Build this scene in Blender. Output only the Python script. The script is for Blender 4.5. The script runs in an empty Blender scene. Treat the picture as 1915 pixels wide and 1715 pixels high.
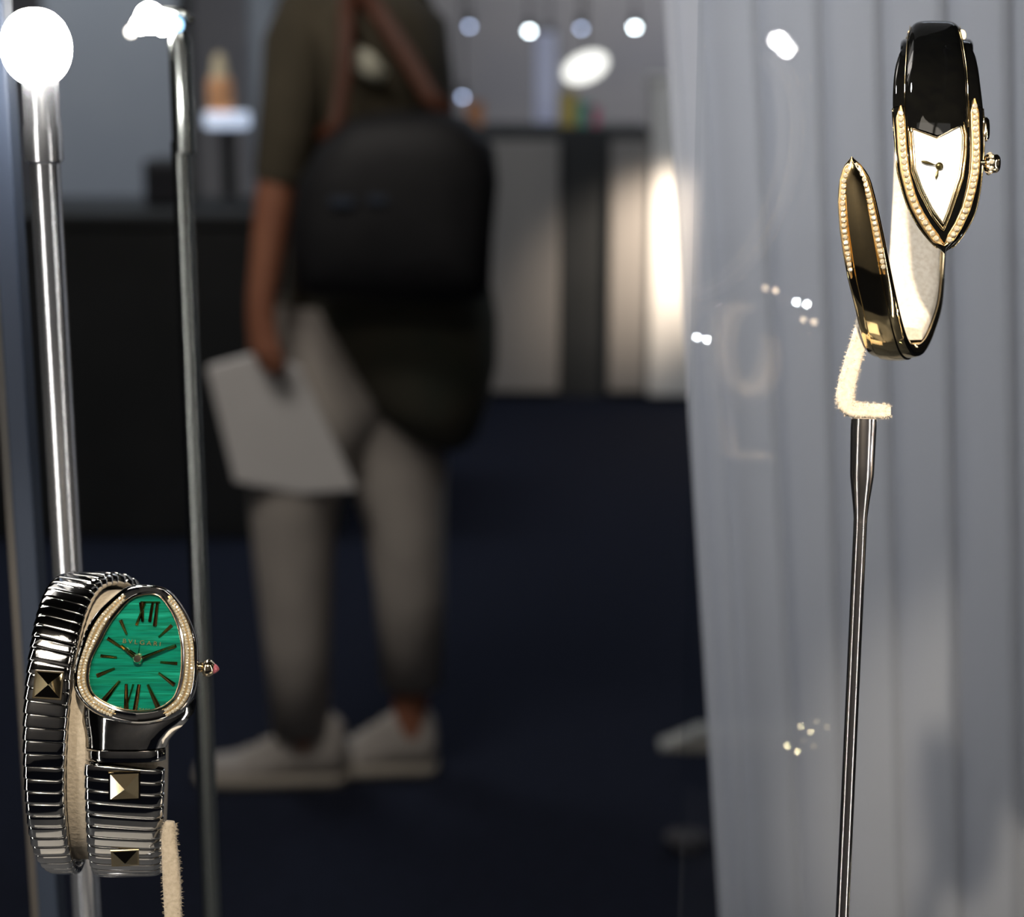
import bpy, bmesh, math, random
from mathutils import Vector, Matrix
random.seed(7)
S = bpy.context.scene
COL = S.collection
PI = math.pi

# ------------------------------------------------------------------ camera
F = 3330.0                      # focal length in pixels of the 1915 wide frame
CX, CY = 957.5, 857.5
PITCH = math.radians(12.7)
CAMZ = 1.37
D0 = 0.45                       # focus distance: the two watches
K = D0 / F
cam_d = bpy.data.cameras.new('camera')
cam = bpy.data.objects.new('camera', cam_d); COL.objects.link(cam)
cam.location = (0, 0, CAMZ)
cam.rotation_euler = (PI/2 - PITCH, 0, 0)
cam_d.sensor_fit = 'HORIZONTAL'; cam_d.sensor_width = 36.0
cam_d.lens = 36.0 * F / 1915.0
cam_d.clip_start = 0.01; cam_d.clip_end = 60
cam_d.dof.use_dof = True
cam_d.dof.focus_distance = D0 + 0.004
cam_d.dof.aperture_fstop = 11.5
S.camera = cam

# ------------------------------------------------------------------ world, exposure
w = bpy.data.worlds.new('hall_air'); S.world = w; w.use_nodes = True
w.node_tree.nodes['Background'].inputs[0].default_value = (0.05, 0.06, 0.09, 1)
w.node_tree.nodes['Background'].inputs[1].default_value = 0.2
S.view_settings.view_transform = 'Standard'
S.view_settings.look = 'None'
S.view_settings.exposure = 0.0
S.view_settings.gamma = 1.0
S.view_settings.use_curve_mapping = False
S.cycles.caustics_reflective = False
S.cycles.caustics_refractive = False
S.cycles.sample_clamp_indirect = 6.0
S.cycles.max_bounces = 8
S.cycles.transparent_max_bounces = 16

# ------------------------------------------------------------------ lights
def lamp(name, kind, loc, target, energy, color, size=0.05, spot=60, blend=0.4):
    l = bpy.data.lights.new(name, kind)
    l.energy = energy; l.color = color
    if kind == 'AREA': l.size = size
    else: l.shadow_soft_size = size
    if kind == 'SPOT':
        l.spot_size = math.radians(spot); l.spot_blend = blend
    o = bpy.data.objects.new(name, l); COL.objects.link(o)
    o.location = loc
    o.rotation_euler = (Vector(target) - Vector(loc)).to_track_quat('-Z', 'Y').to_euler()
    return o
WARM = (1.0, 0.86, 0.68)
COOL = (0.80, 0.90, 1.0)
# showcase spots on the rail above the frame, hall ceiling lights, counter wash
lamp('spot_light', 'SPOT', (-0.06, 0.10, 1.63), (-0.105, 0.43, 1.21), 11.0, WARM, 0.008, 30)
lamp('spot_light', 'SPOT', (-0.03, 0.10, 1.63), (0.106, 0.44, 1.322), 21.0, WARM, 0.008, 16, 0.7)
lamp('spot_light', 'SPOT', (-0.02, 0.45, 1.60), (0.21, 0.83, 1.15), 5.8, (0.95, 0.97, 1.0), 0.015, 85, 0.9)  # added lamp, rakes the curtain from the left to show its folds
lamp('spot_light', 'SPOT', (0.195, 0.55, 1.60), (0.182, 0.455, 1.262), 30.0, WARM, 0.008, 17)  # added lamp, brightens the ring holder for its mirror image
lamp('hall_light', 'AREA', (-1.0, 1.5, 3.40), (-0.3, 3.3, 0.4), 48, (1.0, 0.93, 0.86), 1.2)
lamp('hall_light', 'AREA', (1.6, 5.4, 3.40), (1.4, 5.4, 0), 20, (0.70, 0.82, 1.0), 1.2)
lamp('hall_light', 'AREA', (-1.8, 5.2, 3.40), (-1.8, 6.4, 1.2), 60, (0.85, 0.92, 1.0), 1.2)
lamp('hall_light', 'AREA', (1.6, 10.6, 3.40), (1.2, 13, 1.2), 110, (0.95, 0.95, 1.0), 1.2)
lamp('counter_spot_light', 'SPOT', (1.0, 6.62, 0.98), (0.66, 7.12, 0.66), 95, (1.0, 0.84, 0.68), 0.05, 56, 1.0)
lamp('hall_light', 'AREA', (0.4, -1.6, 3.40), (0.2, -1.8, 0), 22, (1.0, 0.90, 0.76), 1.2)

# ------------------------------------------------------------------ pixel helpers
RX = Vector((1, 0, 0)); UP = Vector((0, math.sin(PITCH), math.cos(PITCH))); FW = Vector((0, math.cos(PITCH), -math.sin(PITCH)))
CAMP = Vector((0, 0, CAMZ))
def ray(px, py): return RX*((px-CX)/F) + UP*(-(py-CY)/F) + FW
def P(px, py, d): return CAMP + ray(px, py)*d                 # point at depth d
def Q(px, py, w=0.0): return P(px, py, D0 - w*K)              # near the watches, w in pixels towards the viewer
def W(px, py, Y):                                             # on the vertical plane y = Y
    r = ray(px, py); return CAMP + r*(Y/r.y)
def G(px, py, z=0.0):                                         # on the plane z = const
    r = ray(px, py); return CAMP + r*((z-CAMZ)/r.z)
def lerp(a, b, t): return a+(b-a)*t
def interp(tab, x):
    if x <= tab[0][0]: return tab[0][1]
    for (x0, y0), (x1, y1) in zip(tab, tab[1:]):
        if x <= x1: return lerp(y0, y1, (x-x0)/(x1-x0) if x1 > x0 else 0)
    return tab[-1][1]
def sinterp(tab, x):                                          # smooth (monotone hermite) table
    n = len(tab)
    if x <= tab[0][0]: return tab[0][1]
    if x >= tab[-1][0]: return tab[-1][1]
    for i in range(n-1):
        if x <= tab[i+1][0]:
            x0, y0 = tab[i]; x1, y1 = tab[i+1]; h = x1-x0
            def slope(j):
                if j <= 0: return (tab[1][1]-tab[0][1])/(tab[1][0]-tab[0][0])
                if j >= n-1: return (tab[-1][1]-tab[-2][1])/(tab[-1][0]-tab[-2][0])
                return (tab[j+1][1]-tab[j-1][1])/(tab[j+1][0]-tab[j-1][0])
            t = (x-x0)/h; m0 = slope(i)*h; m1 = slope(i+1)*h
            return (2*t**3-3*t*t+1)*y0+(t**3-2*t*t+t)*m0+(-2*t**3+3*t*t)*y1+(t**3-t*t)*m1

# ------------------------------------------------------------------ materials
def mat(name, color, rough=0.5, metal=0.0, spec=0.5, coat=0.0, emit=None, estr=0.0, trans=0.0, sheen=0.0):
    m = bpy.data.materials.new(name); m.use_nodes = True
    b = m.node_tree.nodes['Principled BSDF']
    b.inputs['Base Color'].default_value = (*color, 1)
    b.inputs['Roughness'].default_value = rough
    b.inputs['Metallic'].default_value = metal
    b.inputs['Specular IOR Level'].default_value = spec
    b.inputs['Coat Weight'].default_value = coat
    b.inputs['Coat Roughness'].default_value = 0.03
    b.inputs['Sheen Weight'].default_value = sheen
    if emit:
        b.inputs['Emission Color'].default_value = (*emit, 1); b.inputs['Emission Strength'].default_value = estr
    return m
def noisy(m, scale, c2, bump=0.0, detail=4.0, dist=0.001, lo=0.35, hi=0.65, stretch=(1, 1, 1)):
    nt = m.node_tree; b = nt.nodes['Principled BSDF']
    tc = nt.nodes.new('ShaderNodeTexCoord'); mp = nt.nodes.new('ShaderNodeMapping')
    mp.inputs['Scale'].default_value = stretch
    n = nt.nodes.new('ShaderNodeTexNoise'); n.inputs['Scale'].default_value = scale; n.inputs['Detail'].default_value = detail
    r = nt.nodes.new('ShaderNodeValToRGB')
    r.color_ramp.elements[0].position = lo; r.color_ramp.elements[1].position = hi
    r.color_ramp.elements[0].color = b.inputs['Base Color'].default_value[:]
    r.color_ramp.elements[1].color = (*c2, 1)
    nt.links.new(tc.outputs['Object'], mp.inputs['Vector']); nt.links.new(mp.outputs['Vector'], n.inputs['Vector'])
    nt.links.new(n.outputs['Fac'], r.inputs['Fac']); nt.links.new(r.outputs['Color'], b.inputs['Base Color'])
    if bump:
        bp = nt.nodes.new('ShaderNodeBump'); bp.inputs['Strength'].default_value = bump; bp.inputs['Distance'].default_value = dist
        nt.links.new(n.outputs['Fac'], bp.inputs['Height']); nt.links.new(bp.outputs['Normal'], b.inputs['Normal'])
    return m
def emis(name, color, strength): return mat(name, (0.9, 0.9, 0.9), 0.4, emit=color, estr=strength)

M_gold = noisy(mat('polished_gold', (0.95, 0.74, 0.40), 0.075, 1.0), 900, (0.90, 0.70, 0.38))
M_palegold = mat('pale_gold', (1.0, 0.84, 0.58), 0.12, 1.0)
M_steel = noisy(mat('polished_steel', (0.64, 0.63, 0.61), 0.06, 1.0), 700, (0.58, 0.57, 0.55))
M_dial_mark = mat('dark_gold_marker', (0.30, 0.20, 0.07), 0.14, 1.0)  # gold darkened in its colour for the dark it would mirror
M_black = noisy(mat('gloss_black', (0.003, 0.003, 0.003), 0.03, 0.0, 0.3), 300, (0.004, 0.004, 0.0035))  # gloss black; on the gold head frame it paints dark reflections
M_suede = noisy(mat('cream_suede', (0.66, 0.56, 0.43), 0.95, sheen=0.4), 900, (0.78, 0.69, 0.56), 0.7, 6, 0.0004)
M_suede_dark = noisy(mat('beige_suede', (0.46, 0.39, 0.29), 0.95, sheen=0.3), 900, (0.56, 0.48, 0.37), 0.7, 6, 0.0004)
M_diamond = mat('diamond', (0.96, 0.87, 0.68), 0.10, 0.55, 0.8, 1.0)
M_gembed = mat('gem_setting_gold', (1.0, 0.74, 0.38), 0.40, 1.0)
M_pearl = noisy(mat('white_pearl_dial', (0.86, 0.84, 0.80), 0.25), 120, (0.90, 0.88, 0.84))
M_ink = mat('dark_hand', (0.10, 0.08, 0.03), 0.25, 0.8)
M_pink = mat('pink_stone', (0.60, 0.16, 0.20), 0.05, 0.3, 0.8, 1.0)
M_chrome = noisy(mat('satin_aluminium', (0.80, 0.82, 0.86), 0.22, 0.92), 60, (0.76, 0.78, 0.82), stretch=(1, 1, 0.03))
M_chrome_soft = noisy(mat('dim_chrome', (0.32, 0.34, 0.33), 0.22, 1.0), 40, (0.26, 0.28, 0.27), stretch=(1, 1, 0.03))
M_smoke = noisy(mat('dark_chrome_rod', (0.66, 0.62, 0.60), 0.20, 1.0), 80, (0.52, 0.49, 0.47), stretch=(1, 1, 0.02))
M_plinthtop = noisy(mat('slate_top', (0.05, 0.055, 0.065), 0.45), 30, (0.06, 0.065, 0.075))
M_plinth = noisy(mat('white_lacquer', (0.78, 0.75, 0.70), 0.30), 30, (0.74, 0.71, 0.66))
M_darkpost = noisy(mat('dark_blue_profile', (0.022, 0.033, 0.06), 0.6, 0.0), 30, (0.03, 0.045, 0.075), stretch=(1, 1, 0.05))
M_bulb = emis('lit_bulb', (1.0, 0.97, 0.92), 110.0)
M_bulb_cool = emis('cool_lit_bulb', (0.28, 0.62, 1.0), 2.2)
M_bulb_dim = emis('dim_lit_bulb', (1.0, 0.95, 0.85), 2.0)
# malachite: horizontal banding
m = mat('malachite', (0.0, 0.18, 0.09), 0.28, 0.0, 0.5, 0.6); M_malachite = m
nt = m.node_tree; b = nt.nodes['Principled BSDF']
tc = nt.nodes.new('ShaderNodeTexCoord'); mp = nt.nodes.new('ShaderNodeMapping')
mp.inputs['Scale'].default_value = (40, 40, 900); mp.inputs['Rotation'].default_value = (0, math.radians(3), 0)
n = nt.nodes.new('ShaderNodeTexNoise'); n.inputs['Scale'].default_value = 1.0; n.inputs['Detail'].default_value = 5
r = nt.nodes.new('ShaderNodeValToRGB')
els = r.color_ramp.elements
els[0].position = 0.34; els[0].color = (0.0, 0.115, 0.07, 1)
els[1].position = 0.66; els[1].color = (0.01, 0.36, 0.235, 1)
e = els.new(0.47); e.color = (0.0, 0.24, 0.15, 1)
e = els.new(0.53); e.color = (0.0, 0.15, 0.08, 1)
nt.links.new(tc.outputs['Object'], mp.inputs['Vector']); nt.links.new(mp.outputs['Vector'], n.inputs['Vector'])
nt.links.new(n.outputs['Fac'], r.inputs['Fac']); nt.links.new(r.outputs['Color'], b.inputs['Base Color'])
def clear_glass(name, tint, ior=1.5, scale=1.0):
    m = bpy.data.materials.new(name); m.use_nodes = True; nt = m.node_tree
    nt.nodes.remove(nt.nodes['Principled BSDF'])
    out = nt.nodes['Material Output']
    t = nt.nodes.new('ShaderNodeBsdfTransparent'); t.inputs[0].default_value = (*tint, 1)
    g = nt.nodes.new('ShaderNodeBsdfGlossy'); g.inputs['Roughness'].default_value = 0.0
    fr = nt.nodes.new('ShaderNodeFresnel'); fr.inputs['IOR'].default_value = ior
    mx = nt.nodes.new('ShaderNodeMixShader')
    ge = nt.nodes.new('ShaderNodeNewGeometry'); ri = nt.nodes.new('ShaderNodeMapRange')   # same index from both sides of the sheet
    ri.inputs[3].default_value = ior; ri.inputs[4].default_value = 1.0/ior
    nt.links.new(ge.outputs['Backfacing'], ri.inputs[0]); nt.links.new(ri.outputs[0], fr.inputs['IOR'])
    nt.links.new(fr.outputs[0], mx.inputs[0]); nt.links.new(t.outputs[0], mx.inputs[1]); nt.links.new(g.outputs[0], mx.inputs[2])
    nt.links.new(mx.outputs[0], out.inputs['Surface'])
    return m
M_glass = clear_glass('clear_glass', (0.97, 0.98, 0.99), 1.5)
def sheer(name, c1, c2, tr):
    m = bpy.data.materials.new(name); m.use_nodes = True; nt = m.node_tree
    b = nt.nodes['Principled BSDF']; out = nt.nodes['Material Output']
    b.inputs['Base Color'].default_value = (*c1, 1); b.inputs['Roughness'].default_value = 0.8
    noisy(m, 3.0, c2, 0, 2, stretch=(1, 1, 0.1))
    tl = nt.nodes.new('ShaderNodeBsdfTranslucent'); tl.inputs[0].default_value = (*c1, 1)
    tp = nt.nodes.new('ShaderNodeBsdfTransparent')
    m1 = nt.nodes.new('ShaderNodeMixShader'); m1.inputs[0].default_value = 0.25
    m2 = nt.nodes.new('ShaderNodeMixShader'); m2.inputs[0].default_value = tr
    nt.links.new(b.outputs[0], m1.inputs[1]); nt.links.new(tl.outputs[0], m1.inputs[2])
    nt.links.new(m1.outputs[0], m2.inputs[1]); nt.links.new(tp.outputs[0], m2.inputs[2])
    nt.links.new(m2.outputs[0], out.inputs['Surface'])
    return m
M_curtain = sheer('sheer_curtain', (0.58, 0.60, 0.66), (0.64, 0.64, 0.66), 0.16)

# ------------------------------------------------------------------ mesh builder
class MB:
    def __init__(s): s.v = []; s.f = []
    def pts(s, ps):
        i = len(s.v); s.v += [Vector(p) for p in ps]; return list(range(i, i+len(ps)))
    def grid(s, rows, cu=False, cv=False, capv=False):
        idx = [s.pts(r) for r in rows]; nr = len(idx); nc = len(idx[0])
        for i in range(nr if cv else nr-1):
            a, b = idx[i], idx[(i+1) % nr]
            for j in range(nc if cu else nc-1):
                k = (j+1) % nc
                s.f.append((a[j], a[k], b[k], b[j]))
        if capv:
            s.f.append(tuple(reversed(idx[0]))); s.f.append(tuple(idx[-1]))
        return idx
    def tube(s, ps, rad, n=12, flat=1.0, up=None, cap=True):
        ps = [Vector(p) for p in ps]; rows = []
        if not hasattr(rad, '__len__'): rad = [rad]*len(ps)
        u0 = None
        for i, p in enumerate(ps):
            t = (ps[min(i+1, len(ps)-1)]-ps[max(i-1, 0)]).normalized()
            ref = Vector(up) if up else (u0 if u0 is not None else (Vector((0, 0, 1)) if abs(t.z) < 0.9 else Vector((0, 1, 0))))
            a = t.cross(ref)
            if a.length < 1e-9: a = t.orthogonal()
            a.normalize(); c = a.cross(t).normalized(); u0 = c
            rows.append([p + a*(math.cos(2*PI*k/n)*rad[i]) + c*(math.sin(2*PI*k/n)*rad[i]*flat) for k in range(n)])
        s.grid(rows, cu=True, capv=cap)
    def box(s, c, ax, ay, az, taper=1.0):      # half axes
        c = Vector(c); ax = Vector(ax); ay = Vector(ay); az = Vector(az)
        q = [c-ax-ay-az, c+ax-ay-az, c+ax+ay-az, c-ax+ay-az, c-ax*taper-ay*taper+az, c+ax*taper-ay*taper+az, c+ax*taper+ay*taper+az, c-ax*taper+ay*taper+az]
        i = s.pts(q)
        for f in ((3, 2, 1, 0), (4, 5, 6, 7), (0, 1, 5, 4), (1, 2, 6, 5), (2, 3, 7, 6), (3, 0, 4, 7)):
            s.f.append(tuple(i[k] for k in f))
    def lathe(s, prof, origin, axis=(0, 0, 1), n=24):   # prof: (r, h)
        o = Vector(origin); a = Vector(axis).normalized(); u = a.orthogonal().normalized(); v = a.cross(u)
        rows = [[o + a*h + (u*math.cos(2*PI*k/n)+v*math.sin(2*PI*k/n))*max(r, 1e-6) for k in range(n)] for r, h in prof]
        s.grid(rows, cu=True, capv=True)
    def ball(s, c, r, n=12, sq=(1, 1, 1)):
        c = Vector(c); rows = []
        for i in range(n//2+1):
            t = PI*i/(n//2)
            rows.append([c+Vector((math.sin(t)*math.cos(2*PI*k/n)*sq[0], math.sin(t)*math.sin(2*PI*k/n)*sq[1], math.cos(t)*sq[2]))*r for k in range(n)])
        s.grid(rows, cu=True)
    def build(s, name, material, parent=None, smooth=True, bevel=0.0, auto=None, kind=None):
        base = parent_base(parent) if parent else None
        if base is None:
            xs = [p.x for p in s.v]; ys = [p.y for p in s.v]; zs = [p.z for p in s.v]
            base = Vector(((min(xs)+max(xs))/2, (min(ys)+max(ys))/2, min(zs)))
        me = bpy.data.meshes.new(name)
        me.from_pydata([p-base for p in s.v], [], s.f)
        bm = bmesh.new(); bm.from_mesh(me)
        bmesh.ops.remove_doubles(bm, verts=bm.verts, dist=1e-7)
        bmesh.ops.recalc_face_normals(bm, faces=bm.faces)
        if bevel:
            bmesh.ops.bevel(bm, geom=bm.edges[:], offset=bevel, segments=2, affect='EDGES', profile=0.5)
        bm.to_mesh(me); bm.free()
        if smooth:
            for p in me.polygons: p.use_smooth = True
            if auto is not None: me.set_sharp_from_angle(angle=math.radians(auto))
        me.materials.append(material)
        o = bpy.data.objects.new(name, me); COL.objects.link(o)
        if parent: o.parent = parent
        else: o.location = base
        if kind: o['kind'] = kind
        return o
def parent_base(p):
    b = Vector((0, 0, 0))
    while p: b = b + p.location; p = p.parent
    return b
def thing(name, label, cat, loc, group=None):
    o = bpy.data.objects.new(name, None); COL.objects.link(o); o.location = loc; o.empty_display_size = 0.02
    return tag(o, label, cat, group)
def tag(o, label, cat, group=None, kind=None):
    o['label'] = label; o['category'] = cat
    if group: o['group'] = group
    if kind: o['kind'] = kind
    return o
def struct(o): o['kind'] = 'structure'; return o
def place(mesh, name, parent, mtx, material=None):
    o = bpy.data.objects.new(name, mesh); COL.objects.link(o); o.parent = parent
    m = mtx.copy(); m.translation = m.translation - parent_base(parent)
    o.matrix_local = m
    return o
def mesh_only(mb, name, material, smooth=True, auto=None):
    o = mb.build(name, material, None, smooth, 0, auto); me = o.data
    me.transform(Matrix.Translation(o.location)); bpy.data.objects.remove(o); return me
def frame(c, x, y, z, sx=1, sy=1, sz=1):
    m = Matrix.Identity(4)
    for i in range(3):
        m[i][0] = x[i]*sx; m[i][1] = y[i]*sy; m[i][2] = z[i]*sz; m[i][3] = c[i]
    return m

# ================================================================== THE ROOM
M_carpet = noisy(mat('dark_blue_carpet', (0.009, 0.0115, 0.021), 0.95, spec=0.12), 40, (0.013, 0.016, 0.030), 0.4, 5, 0.004)
M_wallback = noisy(mat('dim_grey_wall', (0.30, 0.30, 0.32), 0.9), 1.2, (0.36, 0.35, 0.35))
M_walldark = noisy(mat('dark_wall', (0.035, 0.036, 0.042), 0.9), 2, (0.05, 0.05, 0.055))
M_ceil = noisy(mat('dark_ceiling', (0.05, 0.05, 0.055), 0.9), 2, (0.06, 0.06, 0.065))
def slab(name, c, h, m):
    mb = MB(); mb.box(c, (h[0], 0, 0), (0, h[1], 0), (0, 0, h[2])); return struct(mb.build(name, m, smooth=False))
slab('floor', (0, 5, -0.05), (6, 8, 0.05), M_carpet)
slab('ceiling', (0, 5, 3.55), (6, 8, 0.05), M_ceil)
slab('wall_back', (0, 13.05, 1.75), (6.1, 0.05, 1.75), M_wallback)
slab('wall_front', (0, -3.05, 1.75), (6.1, 0.05, 1.75), M_wallback)
slab('wall_left', (-6.05, 5, 1.75), (0.05, 8, 1.75), M_walldark)
slab('wall_right', (6.05, 5, 1.75), (0.05, 8, 1.75), M_walldark)
slab('baseboard_back', (0, 12.985, 0.06), (6, 0.015, 0.06), M_walldark)

# ================================================================== SHOWCASE: plinth, posts, panes, curtain
PZ = 0.97
pl = thing('display_plinth', 'dark slate topped showcase plinth that the watch stands are fixed to', 'plinth', (0, 0.46, 0))
mb = MB(); mb.box((0, 0.46, 0.475), (0.42, 0, 0), (0, 0.23, 0), (0, 0, 0.475)); mb.build('cabinet_body', M_walldark, pl, False, 0.004)
mb = MB(); mb.box((0, 0.46, 0.96), (0.43, 0, 0), (0, 0.235, 0), (0, 0, 0.01)); mb.build('plinth_top', M_plinthtop, pl, False, 0.002)

for x, lab in ((-0.115, 'white square display tile under the green-dial watch'), (0.10, 'white square display tile under the gold bangle watch')):
    mb = MB(); mb.box((x, 0.36, PZ+0.006), (0.05, 0, 0), (0, 0.045, 0), (0, 0, 0.0055)); tag(mb.build('display_tile', M_plinth, None, False, 0.0015), lab, 'tile')
def at_plane(px, py, Y): return W(px, py, Y)
def post(px, py, Y, rad, sleeve_py, label, name='light_post', soft=False, sl=1.16, off=0.0):
    base = W(px, py, Y); t = thing(name, label, 'light post', (base.x, Y, PZ))
    zs = W(px, sleeve_py, Y).z
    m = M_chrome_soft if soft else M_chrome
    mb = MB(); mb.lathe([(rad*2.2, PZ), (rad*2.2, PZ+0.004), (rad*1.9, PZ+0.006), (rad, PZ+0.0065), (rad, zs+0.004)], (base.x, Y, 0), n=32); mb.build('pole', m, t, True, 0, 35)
    return t, base.x, zs
# left bright post
POST_Y = 0.555
t, px_, zs = post(100, 600, POST_Y, 0.0047, 300, 'tall bright chrome light post behind the green-dial watch')
top = W(72, 150, POST_Y).z; lampz = W(66, 88, POST_Y).z
mb = MB(); mb.lathe([(0.0046, zs-0.001), (0.0058, zs), (0.0058, zs+0.0105), (0.0054, zs+0.0112), (0.0054, top), (0.0040, top+0.002)], (px_, POST_Y, 0), n=32)
mb.build('sleeve', M_chrome, t, True, 0, 35)
mb = MB(); mb.lathe([(0.0105*math.sin(PI*k/24)**0.9+1e-6, lampz-0.0115*math.cos(PI*k/24)) for k in range(1, 24)], (px_-0.0005, POST_Y, 0), n=40)
mb.build('bulb', M_bulb, t)
# second, dimmer post
P2Y = 0.67
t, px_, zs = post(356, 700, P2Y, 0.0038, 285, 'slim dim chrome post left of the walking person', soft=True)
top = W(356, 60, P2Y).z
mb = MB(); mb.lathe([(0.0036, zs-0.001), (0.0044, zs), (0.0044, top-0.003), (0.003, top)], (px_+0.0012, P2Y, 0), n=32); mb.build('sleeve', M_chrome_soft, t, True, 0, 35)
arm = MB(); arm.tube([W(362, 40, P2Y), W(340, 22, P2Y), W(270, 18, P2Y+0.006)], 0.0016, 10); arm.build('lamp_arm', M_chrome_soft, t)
for (bx, by, r, mm) in ((280, 34, 27, M_bulb), (244, 60, 12, M_bulb_dim), (329, 46, 15, M_bulb_cool), (303, 54, 12, M_bulb), (262, 46, 17, M_bulb)):
    mb = MB(); mb.ball(W(bx, by, P2Y), r*P2Y/F, 14); mb.build('bulb', mm, t)
# dark profile at far left
A = W(30, 600, 0.60)
mb = MB(); mb.box((A.x, 0.60, (PZ+1.75)/2), (0.0036, 0, 0), (0, 0.006, 0), (0, 0, (1.75-PZ)/2))
tag(mb.build('corner_profile', M_darkpost, smooth=False, bevel=0.0008), 'dark blue upright corner profile at the left edge of the showcase', 'profile')
A = W(4, 600, 0.62)
mb = MB(); mb.box((A.x, 0.62, (PZ+1.75)/2), (0.0022, 0, 0), (0, 0.004, 0), (0, 0, (1.75-PZ)/2))
tag(mb.build('edge_strip', mat('beige_reflection', (0.10, 0.09, 0.08), 0.5), smooth=False, bevel=0.0005), 'thin upright strip standing in for a beige reflection left of the dark corner profile', 'strip')  # added strip, a beige reflection put into its colour

# light rail above the frame
rail = thing('light_rail', 'white spotlight rail hanging in the top of the showcase', 'light rail', (0, 0.11, 1.65))
mb = MB(); mb.box((0, 0.11, 1.67), (0.42, 0, 0), (0, 0.014, 0), (0, 0, 0.012)); mb.build('rail_body', M_plinth, rail, False, 0.001)
mb = MB(); mb.tube([(-0.02, 0.11, 1.665), (-0.02, 0.45, 1.665), (-0.02, 0.45, 1.612)], 0.003, 10); mb.build('lamp_arm', M_darkpost, rail)  # arm and head made up to carry the added curtain lamp
mb = MB(); mb.lathe([(0.011, 1.62), (0.013, 1.615), (0.013, 1.606), (0.0115, 1.6055), (0.011, 1.611)], (-0.02, 0.45, 0), n=20); mb.build('lamp_head', M_darkpost, rail, True, 0, 40)
mb = MB(); mb.tube([(0.195, 0.11, 1.665), (0.195, 0.55, 1.665), (0.195, 0.55, 1.615)], 0.003, 10); mb.build('lamp_arm', M_darkpost, rail)  # arm and head made up to carry the added ring lamp
mb = MB(); mb.lathe([(0.011, 1.62), (0.013, 1.615), (0.013, 1.603), (0.0115, 1.6025), (0.011, 1.611)], (0.195, 0.55, 0), n=20); mb.build('lamp_head', M_darkpost, rail, True, 0, 40)
for x in (-0.06, -0.03):
    mb = MB(); mb.lathe([(0.013, 1.658), (0.013, 1.642), (0.0125, 1.638), (0.011, 1.6381), (0.0105, 1.646)], (x, 0.11, 0), n=20); mb.build('lamp_head', M_darkpost, rail, True, 0, 35)

# light strips added out of view at the front, for streaks on the metal
M_strip = emis('added_strip_glow', (1.0, 0.96, 0.90), 30.0)
for x, lab in ((-0.30, 'upright light strip added out of view at the left front corner'), (0.32, 'upright light strip added out of view at the right front corner')):
    t = thing('added_strip', lab, 'added light strip', (x, 0.245, PZ))
    mb = MB(); mb.box((x, 0.243, (PZ+1.63)/2), (0.008, 0, 0), (0, 0.003, 0), (0, 0, (1.63-PZ)/2-.0005)); mb.build('channel', M_darkpost, t, False, 0.0006)
    mb = MB(); mb.box((x, 0.2475, (PZ+1.63)/2), (0.0055 if x < 0 else 0.0035, 0, 0), (0, 0.001, 0), (0, 0, (1.60-PZ)/2-.01)); mb.build('diffuser', M_strip, t, False)
# curtain -----------------------------------------------------------
CYY = 0.84
top_x = [1240, 1263, 1312, 1412, 1532, 1642, 1765, 1885, 2010, 2140]
bot_x = [1345, 1372, 1400, 1500, 1580, 1690, 1795, 1905, 2020, 2150]
mb = MB(); rows = []
for r_ in range(0, 25):
    z = lerp(1.95, 0.02, r_/24.0)
    row = []
    for i in range(len(top_x)-1):
        nseg = 12
        for s in range(nseg):
            u = s/nseg
            amp = (0.006, 0.008, 0.021, 0.022, 0.022, 0.023, 0.023, 0.023, 0.023)[i]
            wv = amp*(0.8*u**2.2 + 0.35*math.sin(PI*u))
            # find py for this z at this plane
            yy = CYY - wv
            # py from z: solve on central column
            # ray: z = CAMZ + (r.z/r.y)*Y
            k = (z-CAMZ)/yy
            # r.z/r.y = (v*cp - sp)/(v*sp + cp)
            cp, sp = math.cos(PITCH), math.sin(PITCH)
            v = (k*cp + sp)/(cp - k*sp)
            py = CY - v*F
            pyl = max(-1500, min(2600, py))
            px = lerp(lerp(top_x[i], top_x[i+1], u), lerp(bot_x[i], bot_x[i+1], u), pyl/1715.0)
            x = (px-CX)/F * yy/(v*sp+cp)
            row.append(Vector((x, yy, z)))
    rows.append(row)
mb.grid(rows)
tag(mb.build('curtain', M_curtain), 'pleated sheer blue-grey curtain hanging behind the black and gold watch', 'curtain')
mb = MB(); mb.tube([(0.10, CYY+0.004, 1.955), (0.36, CYY+0.004, 1.955)], 0.006, 12)
tag(mb.build('curtain_rod', M_chrome), 'short chrome rod that the sheer curtain hangs from', 'rod')

# ================================================================== LEFT WATCH
LW = thing('coiled_bracelet_watch', 'steel coiled snake bracelet watch with green banded dial and diamond bezel', 'watch', Q(200, 1640, -200))
L = dict(yc=1355.0, ry=285.0, rx=205.0)
def rp(R, phi, x, e=0.0):
    return Q(x, R['yc']+(R['ry']+e)*math.sin(phi), (R['rx']+e)*math.cos(phi)-R['rx'])
xc_t = [(0, 233), (30, 233), (60, 234), (90, 240), (135, 248), (180, 250), (225, 238), (250, 212), (270, 172), (290, 139), (315, 112), (340, 93), (360, 85), (385, 84), (410, 92), (430, 106), (450, 124), (470, 142), (480, 150)]
hw_t = [(0, 76), (30, 74), (60, 71), (90, 67), (180, 58), (250, 52), (270, 50), (315, 46), (340, 43), (360, 41), (385, 38), (410, 36), (430, 32), (450, 26), (470, 18), (480, 12)]
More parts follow.
